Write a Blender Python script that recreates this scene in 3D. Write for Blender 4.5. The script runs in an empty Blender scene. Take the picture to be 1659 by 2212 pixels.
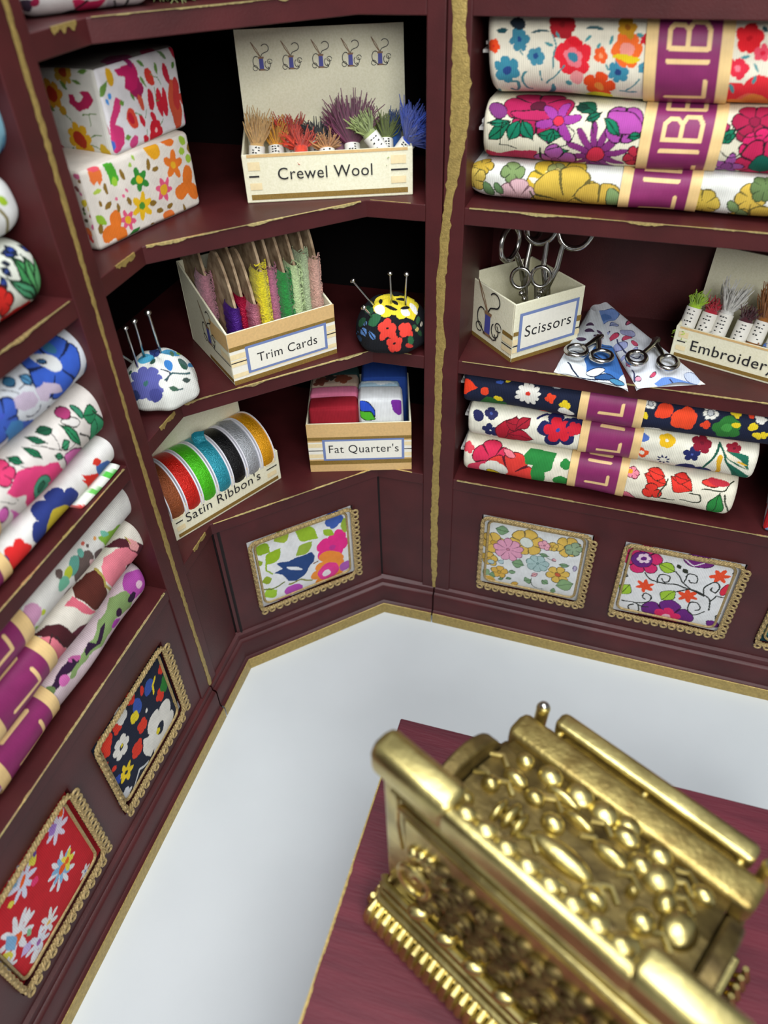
import bpy, math, random
import numpy as np
from mathutils import Vector, Matrix

# ------------------------------------------------------------------ camera, world, lights, exposure
PITCH, ROLL, YAW, FPX = 0.7153, -0.0377, -0.3221, 1600.6
CAMP = Vector((2.5545, -4.5363, 5.3537))
scn = bpy.context.scene
cam_d = bpy.data.cameras.new('camera')
cam_o = bpy.data.objects.new('camera', cam_d)
scn.collection.objects.link(cam_o)
scn.camera = cam_o
fw = Vector((math.sin(YAW)*math.cos(PITCH), math.cos(YAW)*math.cos(PITCH), -math.sin(PITCH)))
rt_ = fw.cross(Vector((0, 0, 1))).normalized()
up_ = rt_.cross(fw)
r2_ = rt_*math.cos(ROLL) + up_*math.sin(ROLL)
u2_ = -rt_*math.sin(ROLL) + up_*math.cos(ROLL)
cam_o.matrix_world = Matrix(((r2_.x, u2_.x, -fw.x, CAMP.x), (r2_.y, u2_.y, -fw.y, CAMP.y), (r2_.z, u2_.z, -fw.z, CAMP.z), (0, 0, 0, 1)))
cam_d.sensor_fit = 'VERTICAL'
cam_d.sensor_height = 36.0
cam_d.lens = 36.0*FPX/2212.0
cam_d.clip_start = 0.05
cam_d.clip_end = 100
cam_d.dof.use_dof = True
cam_d.dof.focus_distance = 5.25
cam_d.dof.aperture_fstop = 0.66

w = bpy.data.worlds.new('room')
scn.world = w
w.use_nodes = True
nt = w.node_tree
bg = nt.nodes['Background']
tc = nt.nodes.new('ShaderNodeTexCoord')
sp = nt.nodes.new('ShaderNodeSeparateXYZ')
cr = nt.nodes.new('ShaderNodeValToRGB')
cr.color_ramp.elements[0].position = 0.35
cr.color_ramp.elements[0].color = (0.10, 0.09, 0.09, 1)
cr.color_ramp.elements[1].position = 0.75
cr.color_ramp.elements[1].color = (0.86, 0.93, 1.0, 1)
mth = nt.nodes.new('ShaderNodeMath'); mth.operation = 'MULTIPLY_ADD'
mth.inputs[1].default_value = 0.5; mth.inputs[2].default_value = 0.5
nt.links.new(tc.outputs['Generated'], sp.inputs[0])
nt.links.new(sp.outputs['Z'], mth.inputs[0])
nt.links.new(mth.outputs[0], cr.inputs[0])
nt.links.new(cr.outputs[0], bg.inputs['Color'])
bg.inputs['Strength'].default_value = 0.27

def area_light(name, loc, target, size, power, col=(1, 1, 1)):
    ld = bpy.data.lights.new(name, 'AREA')
    ld.shape = 'RECTANGLE'; ld.size = size[0]; ld.size_y = size[1]
    ld.energy = power; ld.color = col
    o = bpy.data.objects.new(name, ld)
    o.location = loc
    o.rotation_euler = (Vector(target)-Vector(loc)).to_track_quat('-Z', 'Y').to_euler()
    scn.collection.objects.link(o)
    return o
area_light('ceiling_panel', (2.4, -3.2, 11.0), (1.0, -0.9, 1.5), (5.0, 5.0), 840, (0.95, 0.98, 1.0))
area_light('front_fill', (5.6, -9.0, 8.6), (1.0, -0.6, 2.6), (4.5, 4.0), 860, (1.0, 0.99, 0.96))  # added unseen fill, brightens the upright fronts from the camera side

vs = scn.view_settings
vs.view_transform = 'Standard'; vs.look = 'None'; vs.gamma = 1.0; vs.use_curve_mapping = False
vs.exposure = 0.0
try: scn.cycles.max_bounces = 6
except Exception: pass
# ------------------------------------------------------------------ frames and cloth surfaces (numpy only)
RT, AN = -0.0238, 0.0239
R2 = 2**-.5
FR = {'R': ((1.493, 0.0), (math.cos(RT), math.sin(RT)), (-math.sin(RT), math.cos(RT))),
      'L': ((math.sin(AN)*.541, -1-math.cos(AN)*.541), (-math.sin(AN), math.cos(AN)), (-math.cos(AN), -math.sin(AN))),
      'C': ((0.0, -1.0), (R2, R2), (-R2, R2)),
      'W': ((0.0, 0.0), (1.0, 0.0), (0.0, 1.0))}
ZA1, ZA0, ZB1, ZB0, ZC1, ZC0, ZD1, ZD0 = 4.865, 4.757, 3.782, 3.677, 2.736, 2.634, 1.672, 1.572

def fpt(f, s, d, z):
    """frame coordinates (along front, inward depth, height) -> world, vectorised"""
    o, ex, ey = FR[f]
    s, d, z = np.broadcast_arrays(np.asarray(s, float), np.asarray(d, float), np.asarray(z, float))
    return np.stack([o[0]+ex[0]*s+ey[0]*d, o[1]+ex[1]*s+ey[1]*d, z], -1)

class Bolt:
    """folded cloth slab with a rounded nose. t = arc length round the section, 0 = foremost line, + over the top"""
    def __init__(self, f, s0, s1, z0, z1, d0, W=.8, taper=((.05, .8), (.05, .8)), slope=0., skew=0., ph=0., sq=.8, wob=.008, yaw=0.):
        self.f, self.s0, self.s1, self.z0, self.z1, self.d0, self.W, self.taper = f, s0, s1, z0, z1, d0, W, taper
        self.slope, self.skew, self.ph, self.sq, self.wob, self.yaw = slope, skew, ph, sq, wob, yaw
        self.H = z1-z0; r = self.H/2
        a = np.linspace(0, math.pi/2, 400)**1.0
        d = r-r*np.cos(a); z = r*np.sin(a)**sq
        L = np.concatenate([[0], np.cumsum(np.hypot(np.diff(d), np.diff(z)))])
        self.tab = (L, d, z); self.q = float(L[-1]); self.L = max(W-2*r, .01)
        self.tm = 2*self.q+self.L
        self.box = (s0, s1, -self.q, self.q+.45)
    def S(self, s, t, off=0.):
        s = np.asarray(s, float); t = np.asarray(t, float); s, t = np.broadcast_arrays(s, t)
        TL, TD, TZ_ = self.tab; r = self.H/2; a = np.abs(t); q, L = self.q, self.L
        front = a < q; back = a > q+L
        ab = np.clip(2*q+L-a, 0, q)
        d = np.where(front, np.interp(a, TL, TD), np.where(back, 2*r+L-np.interp(ab, TL, TD), r+(a-q)))
        z = np.where(front, np.interp(a, TL, TZ_), np.where(back, np.interp(ab, TL, TZ_), r))*np.where(t < 0, -1., 1.)
        k = np.clip(d/r, 0, 1)
        (la, fa), (lb, fb) = self.taper
        ua = np.clip((s-self.s0)/la, 0, 1); ub = np.clip((self.s1-s)/lb, 0, 1)
        e = (fa+(1-fa)*np.sqrt(1-(1-ua)**2))*(fb+(1-fb)*np.sqrt(1-(1-ub)**2))
        zz = z*e; dd = r+(d-r)*np.where(d < r, e, 1)
        n = self.wob
        dd = dd + n*np.sin(4.1*s+self.ph+3*z/self.H) + n*.6*np.sin(9.7*s+2.3*self.ph-5*z/self.H)
        zz = zz + n*.8*np.sin(3.1*s+1.7*self.ph) + n*.5*np.sin(7.3*s+self.ph)*np.clip(z/r*2, -1, 1)
        nd = np.where(d < r, -(1-k), 0.); nz = np.sign(z)*np.where(d < r, np.sqrt(np.clip(1-(1-k)**2, 0, 1)), 1.)
        dd = dd+off*nd; zz = zz+off*nz
        sc = (self.s0+self.s1)/2
        return fpt(self.f, s+self.skew*zz, self.d0+dd+self.yaw*(s-sc), (self.z0+self.z1)/2+zz+self.slope*(s-sc))

class Pad:
    """padded fabric inset in a base board"""
    def __init__(self, f, s0, s1, z0, z1, d=.04, b=.03):
        self.__dict__.update(locals()); self.box = (s0, s1, z0, z1)
    def S(self, s, t, off=0.):
        s = np.asarray(s, float); t = np.asarray(t, float)
        u = 2*(s-self.s0)/(self.s1-self.s0)-1; v = 2*(t-self.z0)/(self.z1-self.z0)-1
        bul = np.clip(1-u**6, 0, 1)*np.clip(1-v**6, 0, 1)
        return fpt(self.f, s, self.d-self.b*bul-off+.004*np.sin(6*s+4*t), t)

class Quad:
    """flat-ish cloth face: p0 + u*s + v*t, bulged; u, v unit vectors"""
    def __init__(self, p0, u, v, ls, lt, bul=.012, e=.03):
        self.p0 = np.array(p0, float); self.u = np.array(u, float)/np.linalg.norm(u); self.v = np.array(v, float)/np.linalg.norm(v)
        self.n = np.cross(self.u, self.v); self.ls, self.lt, self.bul = ls, lt, bul
        self.box = (0, ls, 0, lt)
    def S(self, s, t, off=0.):
        s = np.asarray(s, float)[..., None]; t = np.asarray(t, float)[..., None]
        a = 2*s/self.ls-1; b = 2*t/self.lt-1
        return self.p0+self.u*s+self.v*t+self.n*(off+self.bul*np.clip(1-a**8, 0, 1)*np.clip(1-b**8, 0, 1)-self.bul)

class Cushion:
    """domed pincushion: s = azimuth*R, t = elevation arc"""
    def __init__(self, c, R, Hh, rot=0., sx=1., sy=1., flat=.35, lump=.04, n=7):
        self.__dict__.update(locals()); self.box = (-math.pi*R, math.pi*R, -.55*R, math.pi/2*R)
    def S(self, s, t, off=0.):
        az = np.asarray(s, float)/self.R+self.rot; el = np.asarray(t, float)/self.R
        ce = np.sign(np.cos(el))*np.abs(np.cos(el))**.8; se = np.sign(np.sin(el))*np.abs(np.sin(el))**.9
        lm = 1+self.lump*np.sin(self.n*az+1.)*np.cos(el)**2*(1-.7*np.sin(el))+.02*np.sin(3*az+2)
        r = (self.R+off)*ce*lm
        x = r*np.cos(az)*self.sx; y = r*np.sin(az)*self.sy
        z = se*(self.Hh+off)*np.where(se < 0, self.flat, 1.)*(1+.03*np.sin(5*az))
        return np.stack([self.c[0]+x, self.c[1]+y, self.c[2]+z], -1)

SURF = {
 'rt': Bolt('R', .2, 2.35, 4.355, 4.80, .10, W=.7, taper=((.05, .75), (.05, .8)), skew=-.12, ph=.4, sq=.72),
 'rm': Bolt('R', .2, 2.35, 4.02, 4.345, .10, W=.72, taper=((.05, .8), (.05, .8)), ph=1.4, sq=.75),
 'rl': Bolt('R', .12, 2.3, 3.80, 4.02, .12, W=.72, taper=((.16, .45), (.05, .8)), ph=2.2, sq=.75),
 'r1': Bolt('R', .18, 2.42, 2.365, 2.645, .01, W=.75, taper=((.04, .85), (.05, .8)), ph=.3, sq=.8, wob=.006),
 'r2': Bolt('R', .22, 2.22, 2.07, 2.36, .03, W=.75, taper=((.04, .8), (.05, .7)), ph=2.3, sq=.75),
 'r3': Bolt('R', .2, 2.17, 1.72, 2.06, .03, W=.75, taper=((.04, .8), (.06, .65)), ph=3.3, sq=.72),
 'la1': Bolt('L', -2.2, -.06, 4.42, 4.75, .06, W=.7, taper=((.05, .8), (.12, .35)), ph=.7, sq=.85),
 'la2': Bolt('L', -2.2, -.13, 4.12, 4.40, .08, W=.7, taper=((.05, .8), (.16, .35)), ph=1.7, sq=.85),
 'la3': Bolt('L', -2.2, -.17, 3.80, 4.12, .06, W=.7, taper=((.05, .8), (.12, .45)), ph=2.7, sq=.85),
 'lb1': Bolt('L', -2.1, .035, 3.29, 3.64, .05, W=.72, taper=((.05, .8), (.10, .45)), ph=.2, sq=.85),
 'lb2': Bolt('L', -2.1, -.02, 2.93, 3.28, .05, W=.72, taper=((.05, .8), (.08, .6)), ph=1.2, sq=.85),
 'lb3': Bolt('L', -2.1, -.07, 2.745, 2.93, .06, W=.72, taper=((.05, .8), (.05, .6)), ph=2.9, sq=.85, wob=.004),
 'lc1': Bolt('L', -2.3, -.0, 2.29, 2.60, .06, W=.72, taper=((.05, .8), (.08, .5)), ph=.9, sq=.85),
 'lc2': Bolt('L', -2.3, -.08, 1.99, 2.28, .06, W=.72, taper=((.05, .8), (.08, .6)), ph=1.9, sq=.85),
 'lc3': Bolt('L', -2.35, -.17, 1.69, 1.98, .08, W=.72, taper=((.05, .8), (.08, .5)), ph=2.4, sq=.85),
 'pr1': Pad('R', .40, 1.27, .575, 1.345),
 'pr2': Pad('R', 1.53, 2.39, .575, 1.345),
 'pr3': Pad('R', 2.67, 3.5, .575, 1.345),
 'pc': Pad('C', .25, 1.16, .575, 1.345),
 'pl1': Pad('L', -1.205, -.36, .575, 1.345),
 'pl2': Pad('L', -2.31, -1.475, .575, 1.345),
}

# ------------------------------------------------------------------ fabric print painter
def hexc(h):
    c = np.array([int(h[i:i+2], 16) for i in (0, 2, 4)])/255.
    return np.where(c <= .04045, c/12.92, ((c+.055)/1.055)**2.4)

def smooth(q, n=5):
    if len(q) < 4 or len(q) > 40: return q
    o = []
    for i in range(len(q)-1):
        p0, p1, p2, p3 = [np.array(q[min(max(i+k, 0), len(q)-1)]) for k in (-1, 0, 1, 2)]
        for t in np.arange(n)/n:
            o.append(tuple(.5*(2*p1+(p2-p0)*t+(2*p0-5*p1+4*p2-p3)*t*t+(3*p1-p0-3*p2+p3)*t**3)))
    return o+[q[-1]]
def paint(P, base, text, warp=.006, ow=.009):
    """P (N,2) surface coordinates; text lines of motifs -> linear rgb (N,3)"""
    C = np.tile(hexc(base), (len(P), 1))
    X = P[:, 0]+warp*np.sin(P[:, 1]*43+1.3)+warp*.6*np.sin(P[:, 0]*61+P[:, 1]*37)
    Y = P[:, 1]+warp*np.sin(P[:, 0]*47+.4)+warp*.6*np.sin(P[:, 1]*67-P[:, 0]*29)
    for ln in text.strip().splitlines():
        a = ln.split()
        if not a: continue
        k = a[0]
        if k == 'F':      # flower x y R n depth rot col out centre centre_radius
            x, y, R, n, dp, ro = map(float, a[1:7])
            m = np.nonzero((abs(X-x) < R*1.2) & (abs(Y-y) < R*1.2))[0]
            dx, dy = X[m]-x, Y[m]-y
            r = np.hypot(dx, dy); th = np.arctan2(dy, dx)-math.radians(ro)
            wv = np.abs(np.cos(n*th/2))
            r0 = R*(1-dp+dp*(wv**.6 if dp < .45 else wv**1.7))
            if a[8] != '-': C[m[r < r0]] = hexc(a[8]); C[m[r < r0-ow]] = hexc(a[7])
            else: C[m[r < r0]] = hexc(a[7])
            if len(a) > 11:   # paler inner zone: col2, fraction
                C[m[r < r0*float(a[12])]] = hexc(a[11])
            if a[8] != '-' and n > 2:
                C[m[(np.abs(np.sin(n*th/2)) > .985) & (r < r0) & (r > R*.25)]] = hexc(a[8])
            cr = float(a[10])*R
            if cr > 0:
                if a[8] != '-': C[m[r < cr+ow*.7]] = hexc(a[8])
                C[m[r < cr]] = hexc(a[9])
        elif k in 'LE':    # leaf / ellipse x1 y1 x2 y2 halfwidth col out
            x1, y1, x2, y2, w = map(float, a[1:6])
            L = math.hypot(x2-x1, y2-y1)+1e-6
            m = np.nonzero((X > min(x1, x2)-w*1.5) & (X < max(x1, x2)+w*1.5) & (Y > min(y1, y2)-w*1.5) & (Y < max(y1, y2)+w*1.5))[0]
            u = ((X[m]-x1)*(x2-x1)+(Y[m]-y1)*(y2-y1))/L/L
            v = np.abs((X[m]-x1)*(y2-y1)-(Y[m]-y1)*(x2-x1))/L
            uu = np.clip(u, 0, 1)
            hw = w*(np.sin(math.pi*uu)**(1.15 if k == 'L' else .5)); hw = np.where((u < 0) | (u > 1), -1, hw)
            if a[7] != '-':
                C[m[v < hw]] = hexc(a[7]); C[m[v < hw-ow]] = hexc(a[6])
                if k == 'L': C[m[(v < ow*.4) & (hw > 0)]] = hexc(a[7])
            else: C[m[v < hw]] = hexc(a[6])
        elif k in 'ST':    # stroke width col x y x y ...
            w = float(a[1]); q = list(map(float, a[3:])); q = list(zip(q[::2], q[1::2])); q = smooth(q) if k == 'S' else q
            for (x1, y1), (x2, y2) in zip(q[:-1], q[1:]):
                m = np.nonzero((X > min(x1, x2)-w) & (X < max(x1, x2)+w) & (Y > min(y1, y2)-w) & (Y < max(y1, y2)+w))[0]
                L2 = (x2-x1)**2+(y2-y1)**2+1e-9
                u = np.clip(((X[m]-x1)*(x2-x1)+(Y[m]-y1)*(y2-y1))/L2, 0, 1)
                dd = np.hypot(X[m]-x1-u*(x2-x1), Y[m]-y1-u*(y2-y1))
                C[m[dd < w/2]] = hexc(a[2])
        elif k == 'P':    # polygon col out x y ...
            q = list(map(float, a[3:])); q = list(zip(q[::2], q[1::2]))
            xs = [c[0] for c in q]; ys = [c[1] for c in q]
            m = np.nonzero((X > min(xs)) & (X < max(xs)) & (Y > min(ys)) & (Y < max(ys)))[0]
            ins = np.zeros(len(m), bool)
            for (x1, y1), (x2, y2) in zip(q, q[1:]+q[:1]):
                c = ((y1 > Y[m]) != (y2 > Y[m])) & (X[m] < (x2-x1)*(Y[m]-y1)/(y2-y1+1e-12)+x1)
                ins ^= c
            C[m[ins]] = hexc(a[1])
    return C

class CBox:
    """soft cloth-covered block in frame f at (s0,d0,z0)"""
    def __init__(self, f, W, D, H, o=(0, 0, 0), r=.03, bul=.012, ph=0.):
        self.f, self.W, self.D, self.H, self.o, self.r, self.bul, self.ph = f, W, D, H, o, r, bul, ph
    def pos(self, x, y, z):
        x, y, z = np.broadcast_arrays(np.asarray(x, float), np.asarray(y, float), np.asarray(z, float))
        p = np.stack([x, y, z], -1); dim = np.array([self.W, self.D, self.H])
        inn = np.clip(p, self.r, dim-self.r); q = p-inn; l = np.linalg.norm(q, axis=-1, keepdims=True)+1e-9
        n = q/l; a = p/dim
        m = (np.sin(math.pi*np.clip(a, 0, 1))**.5)
        bl = self.bul*(np.abs(n[..., 0:1])*m[..., 1:2]*m[..., 2:3]+np.abs(n[..., 1:2])*m[..., 0:1]*m[..., 2:3]+np.abs(n[..., 2:3])*m[..., 0:1]*m[..., 1:2])
        wv = .004*np.sin(7*x+9*z+self.ph)[..., None]+.003*np.sin(13*z-8*y+self.ph*2)[..., None]
        p = inn+self.r*n+n*(bl+wv)
        return fpt(self.f, p[..., 0]+self.o[0], p[..., 1]+self.o[1], p[..., 2]+self.o[2])
class Face:
    def __init__(self, bx, k):
        self.bx, self.k = bx, k; W, D, H = bx.W, bx.D, bx.H
        self.box = {'f': (0, W, 0, H), 'b': (0, W, 0, H), 'l': (0, D, 0, H), 'r': (0, D, 0, H), 't': (0, W, 0, D)}[k]
    def S(self, s, t, off=0.):
        k, b = self.k, self.bx
        if k == 'f': return b.pos(s, 0, t)
        if k == 'b': return b.pos(s, b.D, t)
        if k == 'l': return b.pos(0, s, t)
        if k == 'r': return b.pos(b.W, s, t)
        return b.pos(s, t, b.H)
def cush_pc(self, s, t):
    P = self.S(s, t)-np.array(self.c)
    f = np.array([2.55-self.c[0], -4.54-self.c[1], 0.]); f /= np.linalg.norm(f)
    e1 = np.array([-f[1], f[0], 0.]); el = math.radians(35)
    e2 = np.array([-f[0]*math.sin(el), -f[1]*math.sin(el), math.cos(el)])
    return P@e1, P@e2
Cushion.PC = cush_pc
class Pouch:
    """flat folded cloth pouch lying on a shelf; corners world xy p00 p10 p11 p01"""
    def __init__(self, c, z, h=.05, ph=0.):
        self.c = [np.array(q, float) for q in c]; self.z, self.h, self.ph = z, h, ph; self.box = (0, 1, 0, 1)
    def xy(self, s, t):
        s = np.asarray(s, float)[..., None]; t = np.asarray(t, float)[..., None]; a, b, c, d = self.c
        return a*(1-s)*(1-t)+b*s*(1-t)+c*s*t+d*(1-s)*t
    def S(self, s, t, off=0.):
        q = self.xy(s, t); s = np.asarray(s, float); t = np.asarray(t, float)
        z = self.z+.012+self.h*(np.clip(4*s*(1-s), 0, 1)**.5)*(.55+.45*t)+.012*np.sin(9*s+6*t+self.ph)*np.clip(4*s*(1-s), 0, 1)+off
        z = z-.03*np.clip(.12-t, 0, 1)/.12
        return np.concatenate([q, z[..., None]], -1)
    def PC(self, s, t):
        q = self.xy(s, t); return q[..., 0], q[..., 1]

def frame2(name, p0, p1):
    d = (p1[0]-p0[0], p1[1]-p0[1]); L = math.hypot(*d); u = (d[0]/L, d[1]/L)
    FR[name] = (tuple(p0), u, (-u[1], u[0])); return L
W_b2 = frame2('bx2', (-.191, -1.125), (.002, -.292))
W_b1 = frame2('bx1', (-.132, -.865), (-.037, -.213))
FR['bx1'] = ((-.134, -.862), FR['bx1'][1], FR['bx1'][2])
W_cw = frame2('crewel', (.286, -.214), (1.26, .162))
W_tr = frame2('trim', (.244, -.695), (.764, -.10))
W_sc = frame2('scis', (1.987, .066), (2.396, .476))
W_em = frame2('emb', (3.031, .421), (3.90, .105))
W_sa = frame2('satin', (-.158, -1.231), (.295, -.336))
W_fq = frame2('fat', (.495, -.195), (1.273, .050))
frame2('redb', (3.90, .0), (4.6, -.12))
BOXES = {
 'bx1': CBox('bx1', .66, .62, .42, (0, 0, ZB1+.43), ph=1), 'bx2': CBox('bx2', .855, .62, .43, (0, 0, ZB1), ph=2),
 'fqw': CBox('fat', .35, .22, .48, (.44, .07, ZD1+.12), r=.02), 'rb': CBox('redb', .6, .6, .5, (0, .0, ZD1), ph=3),
}
for _k in ('bx1', 'bx2'):
    for _f in 'flt': SURF[_k+_f] = Face(BOXES[_k], _f)
SURF['rbf'] = Face(BOXES['rb'], 'l')
SURF['fqw'] = Face(BOXES['fqw'], 'f')
SURF['cu1'] = Cushion((-.13, -.965, ZC1+.085), .235, .245, n=7)
SURF['cu2'] = Cushion((1.11, .14, ZC1+.085), .262, .265, n=6, lump=.03)
SURF['po1'] = Pouch([(2.29, .0), (2.79, -.10), (2.53, .86), (2.42, .88)], ZC1, .06, .5)
SURF['po2'] = Pouch([(2.84, -.07), (3.27, .09), (2.60, 1.0), (2.43, 1.0)], ZC1+.0, .07, 2.5)
frame2('roll', (-.2, -1.12), (.25, -.52))
SURF['tlb'] = Bolt('roll', -.05, .62, 4.865, 5.20, -.02, W=.5, taper=((.1, .5), (.08, .6)), ph=1.)
# ------------------------------------------------------------------ object helpers
COL = scn.collection
def empty(name, loc, label=None, cat=None, group=None):
    o = bpy.data.objects.new(name, None); COL.objects.link(o)
    o.location = loc; o.empty_display_size = .1
    return tag(o, label, cat, group)
def tag(o, label=None, cat=None, group=None, kind=None):
    if label: o['label'] = label
    if cat: o['category'] = cat
    if group: o['group'] = group
    if kind: o['kind'] = kind
    return o
class MB:
    """mesh builder in world coordinates"""
    def __init__(self): self.v = []; self.f = []; self.m = []
    def add(self, vs, fs, mi=0):
        b = len(self.v); self.v += [tuple(map(float, p)) for p in vs]
        self.f += [tuple(b+i for i in f) for f in fs]; self.m += [mi]*len(fs)
        return self
    def hexa(self, p, mi=0):   # 8 points: bottom 4 ccw, top 4 ccw
        return self.add(p, [(3, 2, 1, 0), (4, 5, 6, 7), (0, 1, 5, 4), (1, 2, 6, 5), (2, 3, 7, 6), (3, 0, 4, 7)], mi)
    def box(self, f, s0, s1, d0, d1, z0, z1, mi=0):
        c = [(s0, d0), (s1, d0), (s1, d1), (s0, d1)]
        return self.hexa([fpt(f, s, d, z0) for s, d in c]+[fpt(f, s, d, z1) for s, d in c], mi)
    def prism(self, pts, z0, z1, mi=0):   # world xy polygon
        n = len(pts)
        return self.add([(x, y, z0) for x, y in pts]+[(x, y, z1) for x, y in pts],
                        [tuple(range(n-1, -1, -1)), tuple(range(n, 2*n))]+[(i, (i+1) % n, n+(i+1) % n, n+i) for i in range(n)], mi)
    def grid(self, G, mi=0, wrap_u=False, wrap_v=False, flip=False):
        nu, nv = G.shape[:2]; b = len(self.v)
        self.v += [tuple(p) for p in G.reshape(-1, 3).tolist()]
        for i in range(nu if wrap_u else nu-1):
            for j in range(nv if wrap_v else nv-1):
                a = (i*nv+j, ((i+1) % nu)*nv+j, ((i+1) % nu)*nv+(j+1) % nv, i*nv+(j+1) % nv)
                if flip: a = a[::-1]
                self.f.append(tuple(b+k for k in a)); self.m.append(mi)
        return self
    def tube(self, pts, r, n=8, mi=0, closed=False, caps=True):
        P = [Vector(p) for p in pts]; N = len(P)
        rr = r if hasattr(r, '__len__') else [r]*N
        ref = None; rings = []
        for i in range(N):
            t = (P[(i+1) % N]-P[i-1]) if closed else (P[min(i+1, N-1)]-P[max(i-1, 0)])
            t.normalize()
            if ref is None:
                ref = t.orthogonal().normalized()
            ref = (ref-t*ref.dot(t)).normalized()
            b = t.cross(ref)
            rings.append([P[i]+(ref*math.cos(2*math.pi*k/n)+b*math.sin(2*math.pi*k/n))*rr[i] for k in range(n)])
        G = np.array([[tuple(q) for q in rg] for rg in rings])
        b0 = len(self.v)
        self.grid(G, mi, wrap_u=closed, wrap_v=True)
        if caps and not closed:
            self.f.append(tuple(b0+k for k in range(n-1, -1, -1))); self.m.append(mi)
            self.f.append(tuple(b0+(N-1)*n+k for k in range(n))); self.m.append(mi)
        return self
    def ball(self, c, r, nu=12, nv=8, mi=0, M=None):
        rx, ry, rz = r if hasattr(r, '__len__') else (r, r, r)
        G = np.array([[(rx*math.sin(math.pi*j/nv)*math.cos(2*math.pi*i/nu), ry*math.sin(math.pi*j/nv)*math.sin(2*math.pi*i/nu), rz*math.cos(math.pi*j/nv)) for j in range(nv+1)] for i in range(nu)])
        if M is not None: G = G @ np.array(M).T
        return self.grid(G+np.array(c), mi, wrap_u=True, flip=True)
    def cyl(self, a, b, ra, rb=None, n=20, mi=0):
        return self.tube([a, b], [ra, ra if rb is None else rb], n, mi)
    def build(self, name, mats, parent=None, smooth=True, bev=0, ang=40):
        me = bpy.data.meshes.new(name)
        me.from_pydata(self.v, [], self.f)
        ms = mats if isinstance(mats, (list, tuple)) else [mats]
        for m in ms: me.materials.append(m)
        me.polygons.foreach_set('material_index', self.m)
        me.validate(); me.update()
        o = link(name, me, parent)
        if smooth:
            me.polygons.foreach_set('use_smooth', [True]*len(me.polygons))
            try:
                me.set_sharp_from_angle(angle=math.radians(ang))
            except Exception: pass
        if bev:
            md = o.modifiers.new('bevel', 'BEVEL'); md.width = bev; md.segments = 2; md.limit_method = 'ANGLE'; md.angle_limit = math.radians(50)
        return o
def link(name, me, parent=None):
    o = bpy.data.objects.new(name, me); COL.objects.link(o)
    if parent is not None:
        o.parent = parent
        o.matrix_parent_inverse = Matrix.Translation(parent.location).inverted()
    return o
def cloth_grid(name, G, cols, uv, mat, parent, closed_t=False, caps=False, thick=0):
    """big coloured grid mesh. G (nu,nv,3), cols (nu,nv,3), uv (nu,nv,2)"""
    nu, nv = G.shape[:2]
    V = G.reshape(-1, 3); 
    i = np.arange(nu-1)[:, None]; j = np.arange(nv if closed_t else nv-1)[None, :]
    j2 = (j+1) % nv
    F = np.stack([i*nv+j, (i+1)*nv+j, (i+1)*nv+j2, i*nv+j2], -1).reshape(-1, 4)
    faces = F.tolist(); cc = cols.reshape(-1, 3); uu = uv.reshape(-1, 2)
    if caps:
        for r in (0, nu-1):
            ring = [r*nv+k for k in range(nv)]
            c = G[r].mean(0)+(G[r].mean(0)-G[1 if r == 0 else nu-2].mean(0))*.5
            V = np.vstack([V, c]); ci = len(V)-1
            cc = np.vstack([cc, cc[ring].mean(0)]); uu = np.vstack([uu, uu[ring[0]]])
            for k in range(nv):
                a, b = ring[k], ring[(k+1) % nv]
                faces.append((ci, a, b) if r == 0 else (ci, b, a))
    me = bpy.data.meshes.new(name)
    me.from_pydata(V.tolist(), [], faces)
    me.materials.append(mat)
    ca = me.color_attributes.new('Col', 'FLOAT_COLOR', 'POINT')
    ca.data.foreach_set('color', np.hstack([cc, np.ones((len(cc), 1))]).astype(np.float32).ravel())
    ul = me.uv_layers.new(name='UVMap')
    idx = np.empty(len(me.loops), np.int32); me.loops.foreach_get('vertex_index', idx)
    ul.data.foreach_set('uv', uu[idx].astype(np.float32).ravel())
    me.polygons.foreach_set('use_smooth', [True]*len(me.polygons))
    me.update()
    return link(name, me, parent)

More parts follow.
